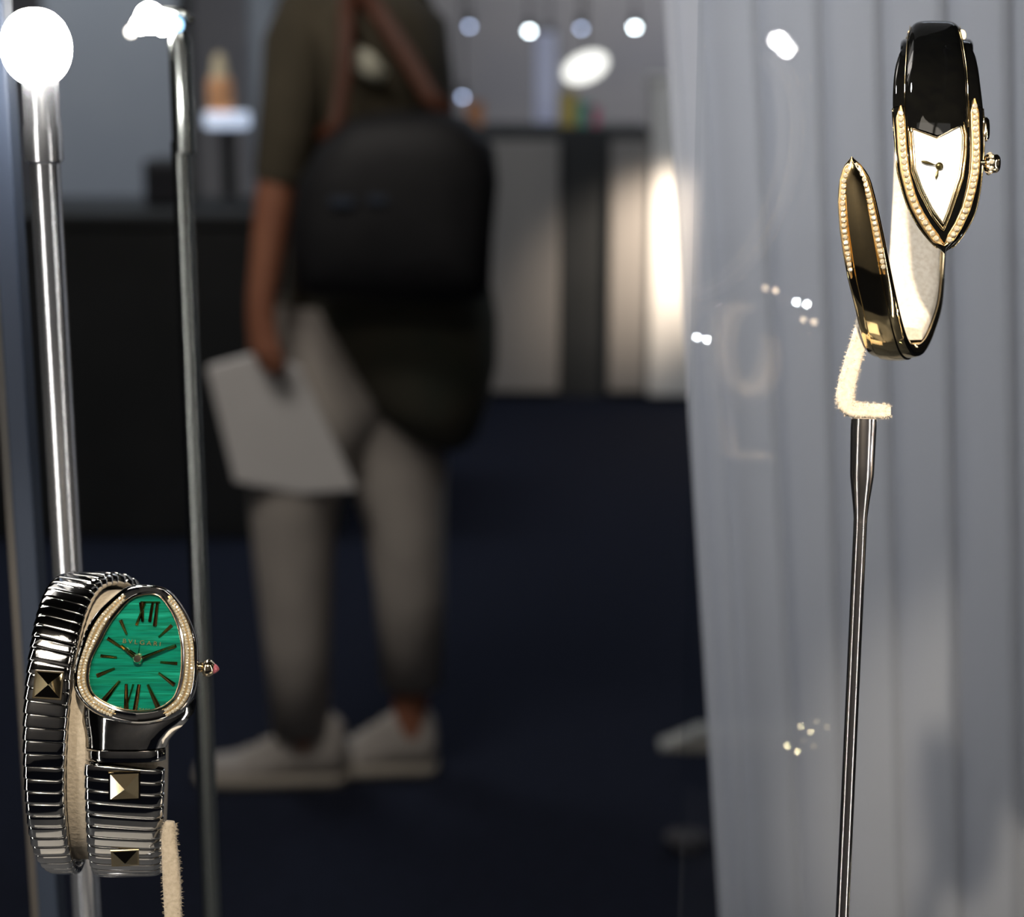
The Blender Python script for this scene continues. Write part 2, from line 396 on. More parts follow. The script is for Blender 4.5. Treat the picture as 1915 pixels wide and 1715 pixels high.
# one rib
mb = MB(); rows = []
for c, s_ in ((-0.5, 0.86), (-0.475, 0.94), (-0.41, 0.985), (-0.2, 1.0), (0.2, 1.0), (0.41, 0.985), (0.475, 0.94), (0.5, 0.86)):
    row = []
    for k in range(28):
        a = 2*PI*k/28; ca, sa = math.cos(a), math.sin(a)
        ex = 0.42
        row.append(Vector((math.copysign(abs(ca)**ex, ca)*(1-(1-s_)*0.35), c, math.copysign(abs(sa)**0.62, sa)*s_)))
    rows.append(row)
mb.grid(rows, cu=True, capv=True)
rib_me = mesh_only(mb, 'coil_link', M_steel, True, 50)
def coil_frame(deg, e=-14):
    ph = math.radians(deg)
    d = 2.0
    a = rp(L, math.radians(deg-d), sinterp(xc_t, deg-d), e); b_ = rp(L, math.radians(deg+d), sinterp(xc_t, deg+d), e)
    c = rp(L, ph, sinterp(xc_t, deg), e)
    o = rp(L, ph, sinterp(xc_t, deg), e+10)
    T = (b_-a).normalized(); N = (o-c); N = (N - T*N.dot(T)).normalized(); X = T.cross(N).normalized()
    if X.x < 0: X = -X
    return c, T, N, X
deg = 16.5
while deg < 478:
    ph = math.radians(deg)
    spd = math.hypot(L['ry']*math.cos(ph), L['rx']*math.sin(ph))*PI/180   # px per degree
    pitch = 25.0 if deg < 230 or deg > 330 else 22.0
    if deg > 430: pitch = 19
    step = pitch/spd
    dm = deg+step/2
    c, T, N, X = coil_frame(dm)
    ang = math.radians(10.5)                        # the coil's winding angle
    T2 = (T*math.cos(ang)+X*(math.sin(ang))); X2 = (X*math.cos(ang)-T*math.sin(ang))
    T2, X2 = T*math.cos(ang)-X*math.sin(ang)*0, X*math.cos(ang)+T*math.sin(ang)
    hw = sinterp(hw_t, dm)*K; th = 15*K*min(1, sinterp(hw_t, dm)/40)
    m_ = frame(c, X2, T, N, hw, pitch*K*1.03, th)
    place(rib_me, 'coil_link', LW, m_)
    deg += step
# pyramid studs
mb = MB(); mb.box((0, 0, 0.06), (1, 0, 0), (0, 1, 0), (0, 0, 0.10), 0.97)
i = mb.pts([(-.86, -.86, .16), (.86, -.86, .16), (.86, .86, .16), (-.86, .86, .16), (0, 0, .62)])
for k in range(4): mb.f.append((i[k], i[(k+1) % 4], i[4]))
stud_me = mesh_only(mb, 'stud', mat('stud_gold', (0.62, 0.50, 0.30), 0.07, 1.0), False)
for dg, sz in ((23.5, 30), (60, 27), (345, 27), (310, 0)):
    if not sz: continue
    c, T, N, X = coil_frame(dg, 0)
    place(stud_me, 'stud', LW, frame(c, X, T, N, sz*K, sz*K, sz*K))
# neck: smooth plate from case to coil
mb = MB(); rows = []
for y, xl, xr, e0 in ((1300, 142, 368, -16), (1330, 149, 362, -8), (1350, 154, 348, -3), (1368, 158, 331, 0), (1385, 160, 318, 1), (1402, 160, 311, 1), (1404, 162, 309, -3)):
    ph = math.asin((y-L['yc'])/L['ry']); row = []
    xm, h = (xl+xr)/2, (xr-xl)/2
    for k in range(17):
        u = -1+2*k/16
        row.append(rp(L, ph, xm+h*u, e0-30*abs(u)**3.2))
    for k in range(16, -1, -1):
        u = -1+2*k/16
        row.append(rp(L, ph, xm+h*u*0.97, -36))
    rows.append(row)
mb.grid(rows, cu=True, capv=True); mb.build('neck', M_steel, LW, True, 0, 45)
mb = MB(); rows = []
for y, e0 in ((1404, -4), (1406, 0), (1410, 1), (1422, 1), (1426, 0), (1428, -4)):
    ph = math.asin((y-L['yc'])/L['ry'])
    rows.append([rp(L, ph, 235+75*u, e0-26*abs(u)**5) for u in [-1+2*k/16 for k in range(17)]]+[rp(L, ph, 235+73*u, -34) for u in [1-2*k/16 for k in range(17)]])
mb.grid(rows, cu=True, capv=True); mb.build('neck_plate', M_steel, LW, True, 0, 45)
# ---- head
HC = (258.0, 1225.0)
O_pts = [(272, 1093), (312, 1101), (338, 1128), (358, 1163), (369, 1198), (371, 1229), (371, 1259), (366, 1292), (355, 1316), (336, 1336), (305, 1350), (261, 1357), (217, 1351), (178, 1335), (152, 1312), (138, 1285), (138, 1255), (147, 1220), (160, 1180), (180, 1147), (209, 1119), (239, 1097)]
I_pts = [(272, 1110), (296, 1112), (312, 1128), (327, 1154), (336, 1180), (341, 1215), (340, 1255), (334, 1286), (323, 1308), (298, 1325), (268, 1331), (231, 1328), (202, 1318), (176, 1301), (166, 1281), (165, 1257), (171, 1229), (187, 1198), (206, 1163), (231, 1132), (250, 1116)]
def radial(pts):
    n = len(pts); out = []
    for i in range(n):
        p0, p1, p2, p3 = pts[i-1], pts[i], pts[(i+1) % n], pts[(i+2) % n]
        for s in range(10):
            t = s/10
            q = [0.5*((2*p1[k])+(-p0[k]+p2[k])*t+(2*p0[k]-5*p1[k]+4*p2[k]-p3[k])*t*t+(-p0[k]+3*p1[k]-3*p2[k]+p3[k])*t**3) for k in (0, 1)]
            out.append((math.atan2(q[1]-HC[1], q[0]-HC[0]), math.hypot(q[0]-HC[0], q[1]-HC[1])))
    out.sort(); return [(out[-1][0]-2*PI, out[-1][1])]+out+[(out[0][0]+2*PI, out[0][1])]
RO, RI = radial(O_pts), radial(I_pts)
def hp(a, f, w, sh=0.0):              # f: 0 inner outline, 1 outer outline
    a2 = (a+PI) % (2*PI)-PI
    r = lerp(interp(RI, a2), interp(RO, a2), f)+sh
    return Q(HC[0]+r*math.cos(a), HC[1]+r*math.sin(a), w)
NA = 120
AN = [2*PI*k/NA for k in range(NA)]
HW = 14                                # the head stands proud of the coil
def ringrows(prof): return [[hp(a, f, w+HW, sh) for a in AN] for f, w, sh in prof]
mb = MB(); mb.grid(ringrows([(0, -40, -20), (1, -40, -8), (1, -34, -2), (1, -12, 0), (0.97, -3, 0), (0.88, 4, 0), (0.74, 7, 0), (0.68, 6, 0), (0.2, 6, 0), (0.12, 8, 0), (0.03, 7, 0), (0, 3, 0), (0, -6, 0)]), cu=True)
mb.build('case', M_steel, LW, True, 0, 40)
mb = MB(); mb.grid(ringrows([(0, -40, -20), (0, -40, -40), (0, -40, -60)]), cu=True); mb.build('case_back', M_steel, LW)
# golden rehaut line
mb = MB(); mb.tube([hp(a, 0.0, HW+4, -1.5) for a in AN]+[hp(AN[0], 0.0, HW+4, -1.5)], 1.5*K, 8, cap=False); mb.build('inner_bezel', M_palegold, LW)
mb = MB()
mb.grid(ringrows([(0, 0, 0.5), (0, 0, -15), (0, 0, -45), (0, 0, -70), (0, -0.01, -85)]), cu=True)
mb.f.append(tuple(range(4*NA, 5*NA))); dial = mb.build('dial', M_malachite, LW)
# diamonds set in two arcs of the bezel
mb = MB()
rr = [[Vector((math.cos(2*PI*k/8+o)*r, math.sin(2*PI*k/8+o)*r, h)) for k in range(8)] for r, h, o in ((0.9, -0.3, 0), (1.0, 0.1, 0), (0.84, 0.42, PI/8), (0.55, 0.62, 0))]
mb.grid(rr, cu=True, capv=True)
gem_me = mesh_only(mb, 'diamond', M_diamond, False)
CAMAX = (RX, UP, -FW)
def gem(parent, c, r, x=None, nrm=None):
    N = (nrm or -FW).normalized()
    N = (N + Vector((random.uniform(-.3, .3), random.uniform(-.3, .3), random.uniform(-.3, .3)))).normalized()
    X = (x or RX); X = (X-N*X.dot(N)).normalized(); Y = N.cross(X)
    place(gem_me, 'diamond', parent, frame(c, X, Y, N, r, r, r))
def arc_gems(a0, a1):
    # golden bed
    mb = MB(); n = 50; A_ = [lerp(a0, a1, k/n) for k in range(n+1)]
    def taper(k): return min(1.0, min(k, n-k)/4.0+0.02)
    mb.grid([[hp(a, lerp(0.45, f, taper(k)), HW+wv) for f, wv in ((0.14, 4), (0.18, 8.2), (0.45, 9), (0.72, 8.2), (0.76, 3))] for k, a in enumerate(A_)])
    mb.build('gem_bed', M_gembed, LW)
    a = a0+0.05; 
    while a < a1-0.05:
        for f in (0.30, 0.60):
            p = hp(a+(0.012 if f > .5 else 0), f, HW+9.5)
            gem(LW, p, 3.3*K)
        r = math.hypot(*(interp(RO, (a+PI) % (2*PI)-PI), 0))
        a += 6.6/r
arc_gems(math.radians(-63), math.radians(67))
arc_gems(math.radians(111), math.radians(258))
# markers and numerals
def zp(x, y, w=2.5): return Q(20+x/4.56, 1040+y/4.56, w+HW)
def bar(name, p, q, w0, w1, parent=LW, m=M_dial_mark, h=3.0, wz=1.2):
    a = Vector((p[0], p[1])); c = Vector((q[0], q[1])); d = (c-a).normalized(); nn = Vector((-d.y, d.x))
    mb = MB()
    lo = [a+nn*w0/2, c+nn*w1/2, c-nn*w1/2, a-nn*w0/2]
    mid = [a, c]
    i = mb.pts([zp(v.x, v.y, wz) for v in lo]+[zp(v.x, v.y, wz+h) for v in mid])
    mb.f += [(i[0], i[1], i[5], i[4]), (i[2], i[3], i[4], i[5]), (i[1], i[2], i[5]), (i[3], i[0], i[4]), (i[3], i[2], i[1], i[0])]
    return mb.build(name, m, parent, False)
for p, q, w0, w1 in (((935, 545), (990, 670), 32, 20), ((1375, 590), (1262, 692), 30, 18), ((825, 700), (935, 775), 32, 24), ((765, 850), (905, 866), 28, 22),
                     ((732, 1022), (888, 958), 36, 20), ((785, 1245), (930, 1065), 52, 22), ((1168, 1095), (1262, 1300), 22, 48), ((1260, 995), (1395, 1098), 20, 36),
                     ((1275, 905), (1420, 916), 20, 28), ((1335, 790), (1412, 764), 20, 28)):
    bar('hour_marker', p, q, w0, w1)
for nm, strokes in (('numeral_six', (((985, 1090), (985, 1310), 26, 44), ((1045, 1092), (1000, 1250), 18, 12), ((1095, 1095), (1060, 1312), 30, 40))),
                    ('numeral_twelve', (((1115, 395), (1125, 560), 44, 24), ((1145, 400), (1072, 590), 20, 26), ((1212, 392), (1185, 560), 24, 28), ((1252, 395), (1228, 598), 26, 34), ((1105, 392), (1275, 394), 16, 16)))):
    par = None
    for s in strokes:
        o = bar(nm if par is None else 'stroke', s[0], s[1], s[2], s[3], LW if par is None else par)
        if par is None: par = o
M_goldprint = mat('gold_print', (0.75, 0.55, 0.22), 0.3, 0.8)
def lettering(txt, cx, cy, width, parent, name, m):
    cu = bpy.data.curves.new(name, 'FONT'); cu.body = txt; cu.align_x = 'CENTER'; cu.align_y = 'CENTER'; cu.size = 1; cu.extrude = 0.02; cu.space_character = 1.45; cu.offset = -0.012
    o = bpy.data.objects.new(name, cu); COL.objects.link(o)
    dg = bpy.context.evaluated_depsgraph_get(); me = bpy.data.meshes.new_from_object(o.evaluated_get(dg))
    bpy.data.objects.remove(o)
    xs = [v.co.x for v in me.vertices]; sc = width*K/(max(xs)-min(xs))
    me.materials.clear(); me.materials.append(m); me.name = name
    ang = math.radians(-5)
    return place(me, name, parent, frame(Q(cx, cy, HW+1.0), RX*math.cos(ang)+UP*math.sin(ang), UP*math.cos(ang)-RX*math.sin(ang), -FW, sc, sc*0.85, sc))
lettering('BVLGARI', 265, 1202, 70, LW, 'brand_lettering', M_goldprint)
lettering('SWISS', 216, 1322.5, 22, LW, 'small_lettering', M_goldprint)
lettering('MADE', 270, 1326.5, 20, LW, 'small_lettering', M_goldprint)
bar('hour_hand', (1095, 890), (940, 762), 40, 26, wz=5, h=3.5)
bar('minute_hand', (1085, 882), (1400, 760), 34, 16, wz=7, h=3)
mb = MB(); c = zp(1090, 870, 1); mb.lathe([(0.0, 0), (9*K, 0), (9*K, 9*K), (6.5*K, 12*K), (0, 12.5*K)], c, -FW, 20); mb.build('hand_pivot', M_palegold, LW, True, 0, 40)
mb = MB(); c = zp(1100, 900, 5); mb.tube([zp(1090, 875, 5), zp(1105, 920, 5)], [3.5*K, 2.5*K], 8); mb.build('hand_tail', M_palegold, LW)
# crystal
mb = MB(); mb.grid(ringrows([(0, 7, -1), (0, 8.5, -12), (0, 9.5, -40), (0, 10, -70), (0, 10, -88)]), cu=True); mb.f.append(tuple(range(4*NA, 5*NA)))
mb.build('crystal', clear_glass('watch_crystal', (1, 1, 1), 1.12), LW)
# crown
cdir = (Q(405, 1250, -6)-Q(372, 1246, -6)).normalized()
mb = MB(); mb.lathe([(0.0, -4*K), (7*K, -4*K), (8*K, 0), (8*K, 5*K), (10*K, 6*K), (10*K, 10*K), (8*K, 11*K), (14*K, 14*K), (17*K, 20*K), (16*K, 26*K), (11*K, 32*K), (10*K, 33*K)], Q(368, 1247, -6), cdir, 24); mb.build('crown', M_palegold, LW, True, 0, 45)
mb = MB(); mb.lathe([(10*K, 31*K), (10*K, 33*K), (8*K, 37*K), (4*K, 41*K), (0, 43*K)], Q(368, 1247, -6), cdir, 20)
o = mb.build('crown_stone', M_pink, LW)
# clasp strip along right flank
# suede cushion inside the coil
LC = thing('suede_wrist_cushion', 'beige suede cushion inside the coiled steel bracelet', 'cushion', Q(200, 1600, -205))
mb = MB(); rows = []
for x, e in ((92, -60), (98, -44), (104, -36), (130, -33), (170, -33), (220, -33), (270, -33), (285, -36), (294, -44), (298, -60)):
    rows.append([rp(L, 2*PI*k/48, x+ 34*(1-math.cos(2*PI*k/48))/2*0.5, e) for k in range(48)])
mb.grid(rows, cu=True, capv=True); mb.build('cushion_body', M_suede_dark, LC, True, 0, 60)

def fuzz(name, pts_n, parent, n=500, ln=5.0, m_=M_suede):
    """short nap standing off a suede strip: thin spikes along its outline"""
    mb = MB()
    for _ in range(n):
        p, nn, t = random.choice(pts_n)
        d = (nn + t*random.uniform(-.6, .6) + Vector((random.uniform(-.4, .4), random.uniform(-.4, .4), random.uniform(-.4, .4)))).normalized()
        q = p + t*random.uniform(-4, 4)*K
        s = t*0.45*K
        i = mb.pts([q-s, q+s, q+d*ln*K*random.uniform(.4, 1.2)]); mb.f.append(tuple(i))
    return mb.build(name, m_, parent, False, kind='stuff')
def suede_strip(ctr, hwid, thick, parent, name, split=True, m_=M_suede):
    """flat suede covered bracket along image points (px,py,w); returns outline for the nap"""
    SD = 6; hl = list(hwid); c2 = []; h2 = []
    for (a_, b_, ha, hb) in zip(ctr, ctr[1:], hl, hl[1:]):
        for k in range(SD): c2.append(tuple(lerp(a_[q], b_[q], k/SD) for q in range(3))); h2.append(lerp(ha, hb, k/SD))
    ctr = c2+[ctr[-1]]; hwid = h2+[hl[-1]]
    pts = [Q(*c) for c in ctr]; mb = MB(); rows = []; nap = []
    for i, p in enumerate(pts):
        t = (pts[min(i+1, len(pts)-1)]-pts[max(i-1, 0)]).normalized()
        a = t.cross(-FW).normalized(); b_ = a.cross(t).normalized()
        hw = hwid[i] if hasattr(hwid, '__len__') else hwid
        n = 28; row = []
        for k in range(n):
            an = 2*PI*k/n; ca, sa = math.cos(an), math.sin(an)
            u = math.copysign(abs(ca)**0.6, ca); v = math.copysign(abs(sa)**0.6, sa)
            if split and abs(sa) > 0.5: v *= 1-0.5*math.exp(-((u-0.2)/0.16)**2)
            q = p+a*(u*hw*K)+b_*(v*thick*K); row.append(q); nap.append((q, (q-p).normalized(), t))
        rows.append(row)
    mb.grid(rows, cu=True, capv=True)
    return mb.build(name, m_, parent, True, 0, 70), nap
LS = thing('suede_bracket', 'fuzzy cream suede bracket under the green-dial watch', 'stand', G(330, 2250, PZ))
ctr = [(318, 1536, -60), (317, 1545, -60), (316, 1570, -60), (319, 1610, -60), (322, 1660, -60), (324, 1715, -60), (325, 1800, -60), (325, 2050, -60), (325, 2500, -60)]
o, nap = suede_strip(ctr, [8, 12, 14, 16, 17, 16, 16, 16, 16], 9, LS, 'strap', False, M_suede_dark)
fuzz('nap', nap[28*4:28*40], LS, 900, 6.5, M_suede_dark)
# foot on the plinth
e_ = Q(325, 2500, -60)
mb = MB(); mb.lathe([(0.012, PZ+0.0002), (0.012, PZ+0.003), (0.010, PZ+0.004), (0.003, PZ+0.0045), (0.0025, max(PZ+0.006, e_.z+0.004))], (e_.x, e_.y, 0), n=20); mb.build('foot', M_chrome, LS, True, 0, 40)

# ================================================================== RIGHT WATCH
RW = thing('bypass_bangle_watch', 'gold and black bypass bangle watch with white pointed dial and diamond rows', 'watch', Q(1690, 668, -200))
R = dict(yc=360.0, ry=308.0, rx=205.0)
outL = [(50, 1725), (56, 1712), (62, 1704), (75, 1689), (85, 1683), (120, 1674), (162, 1670), (209, 1670), (265, 1674), (315, 1678), (346, 1685), (385, 1697), (422, 1716), (449, 1736), (466, 1753), (473, 1764)]
outR = [(50, 1780), (56, 1796), (66, 1806), (83, 1820), (115, 1828), (152, 1833), (209, 1839), (274, 1840), (329, 1836), (366, 1831), (402, 1822), (437, 1804), (462, 1785), (470, 1774), (473, 1768)]
def phi_of(y): return math.asin(max(-1, min(1, (y-R['yc'])/R['ry'])))
def xsec(xl, xr, ph, e_top=0.0, depth=34, crown=5):
    h = (xr-xl)/2; xm = (xl+xr)/2
    b_ = min(7, h*0.4)
    pr = [(-h+b_*.6, -depth), (-h+b_*.2, -depth+3), (-h, -depth*0.6), (-h, -9), (-h+b_*.3, -4), (-h+b_, -0.5), (-h*0.45, crown*0.7), (0, crown), (h*0.45, crown*0.7), (h-b_, -0.5), (h-b_*.3, -4), (h, -9), (h, -depth*.6), (h-b_*.2, -depth+3), (h-b_*.6, -depth), (0, -depth)]
    return [rp(R, ph, xm+u, e_top+e) for u, e in pr]
# lower gold frame of the head, its dark reflections painted as plain black
YS = [200+ (473-200)*k/40 for k in range(41)]
mb = MB(); mb.grid([xsec(sinterp(outL, y), sinterp(outR, y), phi_of(y), 0, lerp(30, 14, max(0, (y-400)/73)), 3) for y in YS], cu=True, capv=True)
mb.build('head_frame', M_black, RW, True, 0, 42)
for tab, s in ((outL, -1), (outR, 1)):
    mb = MB(); mb.tube([rp(R, phi_of(y), sinterp(tab, y), -7) for y in YS[:-1]], 1.9*K, 8); mb.build('edge_line', M_gold, RW)
# black shoulders above
mb = MB(); rows = []
for k in range(41):
    dg = lerp(-31.5, -100, k/40); ph = math.radians(dg); y = R['yc']+R['ry']*math.sin(ph)
    if dg > -84: xl, xr = sinterp(outL, y), sinterp(outR, y)
    f = max(0, (-dg-70)/30.0); f = min(1, f)
    xl2, xr2 = (sinterp(outL, max(y, 84)) , sinterp(outR, max(y, 84)))
    g_ = max(0.0, min(1.0, (-dg-50)/38.0)); g_ = g_*g_*(3-2*g_)
    rows.append(xsec(xl2, xr2, ph, 0.6-21*g_, 30-14*g_, 3))
mb.grid(rows, cu=True, capv=True); mb.build('black_shoulder', M_black, RW, True, 0, 42)
# raised centre cover
cenL = [(40, 1722), (60, 1704), (73, 1699), (124, 1695), (180, 1693), (237, 1694), (262, 1697)]
cenR = [(40, 1778), (58, 1793), (92, 1801), (143, 1808), (218, 1810), (250, 1809)]
mb = MB(); rows = []
ends = []
for k in range(37):
    t = k/36.0; row = []
    for j in range(-8, 9):
        u = j/8.0
        # lower edge is the V over the dial
        ylow = 244+15*(1-abs(u-0.02)) if True else 0
        ylow = interp([(-1, 238), (0.05, 258), (0.95, 234), (1, 240)], u)
        plow = math.degrees(phi_of(ylow)); dg = lerp(plow, -105, t)
        ph = math.radians(dg); y = max(R['yc']+R['ry']*math.sin(ph), 62 if dg < -75 else 0)
        xl, xr = sinterp(cenL, y), sinterp(cenR, y)
        x = lerp(xl, xr, (u+1)/2)
        e = 11-11*abs(u)**6+2*(1-u*u)
        row.append(rp(R, ph, x, e+0.5))
    rows.append(row)
mb.grid(rows)
# front lip
mb.grid([rows[0], [p+(FW*9*K) for p in rows[0]]])
mb.build('black_cover', M_black, RW, True, 0, 50)
for tab, s in ((cenL, -1), (cenR, 1)):
    mb = MB(); mb.tube([rp(R, math.radians(dg), sinterp(tab, max(62, R['yc']+R['ry']*math.sin(math.radians(dg))))+s*1.0, 3.5) for dg in range(-23, -98, -3)], 1.3*K, 8); mb.build('edge_line', M_gold, RW)
# dial
xs_ = [1705+ (1801-1705)*k/24 for k in range(25)]
dtop = [(1705, 242), (1751, 259), (1796, 235), (1801, 250)]
dbot = [(1705, 246), (1707, 280), (1711, 317), (1724, 353), (1743, 390), (1763, 417), (1780, 373), (1795, 329), (1799.5, 290), (1801, 254)]
mb = MB(); mb.grid([[rp(R, phi_of(lerp(interp(dtop, x), interp(dbot, x), k/12)), x, 5.5) for k in range(13)] for x in xs_])
mb.build('dial', M_pearl, RW)
loop = [(1705, 242), (1728, 250.5), (1751, 259), (1774, 247), (1796, 235), (1801, 256), (1800, 290), (1795, 329), (1780, 373), (1772, 396), (1763, 417), (1753, 404), (1743, 390), (1724, 353), (1711, 317), (1708, 280), (1705, 242)]
def fine(lp, n=4):
    out = []
    for (a, b_) in zip(lp, lp[1:]):
        out += [(lerp(a[0], b_[0], k/n), lerp(a[1], b_[1], k/n)) for k in range(n)]
    return out+[lp[-1]]
mb = MB(); mb.tube([rp(R, phi_of(y), x, 6.5) for x, y in fine(loop)], 2.4*K, 8); mb.build('dial_rim', M_palegold, RW)
loop2 = [(x+(x-1755)*0.11, y+(y-300)*0.085+2) for x, y in loop[4:]]
mb = MB(); mb.tube([rp(R, phi_of(y), x, 4.5) for x, y in fine(loop2)], 3.0*K, 8); mb.build('outer_rim', M_gold, RW)
# hands
mb = MB(); mb.lathe([(0, 0), (7*K, 0), (7*K, 4*K), (4.5*K, 6*K), (0, 6.5*K)], rp(R, phi_of(312), 1756, 6), -FW, 20); mb.build('hand_pivot', M_ink, RW, True, 0, 40)
def leaf(name, a, b_, wd, e):
    mb = MB(); A_ = Vector(a); B_ = Vector(b_); d = (B_-A_); nn = Vector((-d.y, d.x)).normalized(); rows = []
    for t, f in ((0, .25), (.25, .3), (.5, .8), (.7, 1), (.88, .7), (1, .08)):
        c = A_+d*t; q = [c+nn*wd*f, c, c-nn*wd*f]
        rows.append([rp(R, phi_of(v.y), v.x, e+(1.2 if k == 1 else 0)) for k, v in enumerate(q)])
    mb.grid(rows); return mb.build(name, M_ink, RW)
leaf('minute_hand', (1756, 312), (1722, 303), 3.0, 10); leaf('hour_hand', (1756, 312), (1750, 336), 2.8, 8.5)
# diamond rows
def gem_row(path, r, e, parent, spacing, bed=True, hw=8.0, f0=0.12):
    sm = []
    for a, b_ in zip(path, path[1:]):
        for k in range(8): sm.append((lerp(a[0], b_[0], k/8), lerp(a[1], b_[1], k/8)))
    sm.append(path[-1])
    P3 = [rp(R, phi_of(y), x, e) for x, y in sm]
    if bed:
        mb = MB(); rows = []
        n = len(P3)
        for i, p in enumerate(P3):
            t = (P3[min(i+1, n-1)]-P3[max(i-1, 0)]).normalized(); a = t.cross(-FW).normalized(); N = a.cross(t).normalized()
            if N.dot(FW) > 0: N = -N
            f = min(1.0, f0+i/10.0, 0.15+(n-1-i)/10.0) 
            rows.append([p+a*(u*hw*f*K)+N*(h*K) for u, h in ((-1.15, -3), (-1.05, 2.0), (-.9, 2.6), (-.75, 0.2), (0, -.4), (.75, 0.2), (.9, 2.6), (1.05, 2.0), (1.15, -3))])
        mb.grid(rows); mb.build('gem_bed', M_gembed, parent, True, 0, 50)
    acc = 0.0; last = P3[0]; tot = sum((b_-a).length for a, b_ in zip(P3, P3[1:])); run = 0.0; nxt = (9 if f0 > .3 else 17)*K
    for a, b_ in zip(P3, P3[1:]):
        seg = (b_-a).length
        while run+seg >= nxt and nxt < tot-13*K:
            p = a.lerp(b_, (nxt-run)/seg); t = (b_-a).normalized()
            gem(parent, p+(-FW)*(1.4*K), r*K, t)
            # claw beads
            nxt += spacing*K
        run += seg
LR = [(1684, 199), (1684, 220), (1686, 246), (1688, 284), (1693, 321), (1697, 338), (1704, 364), (1712, 385), (1721, 402), (1736, 426), (1751, 446), (1766, 458)]
RR = [(1822, 186), (1823, 210), (1824, 240), (1825, 265), (1825, 292), (1823, 324), (1817, 355), (1807, 390), (1792, 422), (1778, 444), (1766, 458)]
gem_row(LR, 5.6, 3.0, RW, 12.2, True, 7.5); gem_row(RR, 5.6, 3.0, RW, 12.2, True, 7.5)
# crown and side lug
cd = RX
mb = MB(); mb.lathe([(0, -6*K), (8*K, -6*K), (8*K, 2*K), (15*K, 4*K), (18*K, 8*K), (18*K, 15*K), (19*K, 17*K), (18*K, 19*K), (18*K, 26*K), (14*K, 30*K), (0, 31*K)], Q(1838, 306, -14), cd, 16); mb.build('crown', M_palegold, RW, True, 0, 30)
for k in range(10):
    a = 2*PI*k/10; c0 = Q(1838, 306, -14)+RX*(12*K)+UP*(math.sin(a)*18.5*K)+(-FW)*(math.cos(a)*18.5*K)
    nn = UP*math.sin(a)-FW*math.cos(a); gem(RW, c0, 4.5*K, RX, nn)
mb = MB(); mb.tube([rp(R, phi_of(y), 1842, -12) for y in (214, 220, 230, 245, 254, 260)], [4*K, 8*K, 9*K, 9*K, 8*K, 4*K], 14); mb.build('side_lug', M_palegold, RW)
# bangle: back, bottom and tail
bxl = [(-100, 1697), (-130, 1680), (-180, 1672), (-225, 1660), (-250, 1650), (-270, 1634), (-285, 1619), (-300, 1609), (-315, 1598), (-330, 1583), (-343, 1573), (-352, 1568), (-360, 1567.5), (-366, 1572), (-370, 1580), (-372.3, 1590)]
bxr = [(-100, 1806), (-130, 1792), (-160, 1780), (-180, 1772), (-205, 1768), (-225, 1762), (-240, 1748), (-255, 1734), (-270, 1718), (-285, 1704), (-300, 1692), (-315, 1680), (-330, 1667), (-343, 1655), (-352, 1645), (-360, 1635), (-366, 1625), (-370, 1610), (-372.3, 1596)]
bxl = [(-a, b_) for a, b_ in bxl]; bxr = [(-a, b_) for a, b_ in bxr]
def bsec(dg, xl, xr, depth):
    ph = -math.radians(dg); h = (xr-xl)/2; xm = (xl+xr)/2; b_ = min(6, h*.4)
    pr = [(-h+b_*.6, -depth), (-h, -depth*0.6), (-h, -7), (-h+b_*.4, -2), (-h+b_, 0), (-h*0.62, 1.5), (-h*0.56, 5), (-h*.2, 7), (h*.2, 7), (h*0.5, 5), (h*0.56, 1.5), (h-b_, 0), (h-b_*.4, -2), (h, -7), (h, -depth*.6), (h-b_*.6, -depth), (0, -depth+2)]
    return [rp(R, ph, xm+u, e) for u, e in pr]
mb = MB(); N_ = 120
mb.grid([bsec(dg, sinterp(bxl, dg), sinterp(bxr, dg), lerp(22, 10, max(0, (dg-330)/42))) for dg in [lerp(99, 372.3, k/N_) for k in range(N_+1)]], cu=True, capv=True)
mb.build('bangle', M_gold, RW, True, 0, 35)
mb = MB(); mb.tube([rp(R, -math.radians(dg), sinterp(bxr, dg)-4, lerp(-26, -20, (dg-196)/76)) for dg in range(196, 273, 4)], 4.0*K, 10); mb.build('inner_edge', M_palegold, RW)
def tail_phi(y): return math.asin((y-R['yc'])/R['ry'])
TLl = [(1594, 303), (1584, 318), (1578, 338), (1575, 378), (1578, 427), (1585, 476), (1592, 520)]
TLr = [(1594, 303), (1606, 316), (1614, 332), (1623, 361), (1635, 415), (1645, 464), (1654, 512)]
gem_row(TLl, 5.0, 2.0, RW, 10.5, True, 6.5, .45); gem_row(TLr, 5.0, 2.0, RW, 10.5, True, 6.5, .45)
# cushion (C-shaped suede lining)
RC = thing('suede_collar', 'cream suede collar lining the inside of the gold bangle', 'cushion', Q(1710, 630, -300))
mb = MB(); rows = []
for k in range(61):
    dg = lerp(112, 256, k/60); ph = -math.radians(dg)
    xl, xr = sinterp(bxl, dg), sinterp(bxr, dg)
    xl -= 2; xr -= 9
    h = (xr-xl)/2; xm = (xl+xr)/2
    rows.append([rp(R, ph, xm+h*u, e) for u, e in ((-1, -24), (-1, -40), (-.9, -46), (-.5, -48), (0, -49), (.5, -48), (.9, -46), (1, -40), (1, -24), (0, -23.5))])
mb.grid(rows, cu=True, capv=True); mb.build('collar_body', M_suede, RC, True, 0, 60)
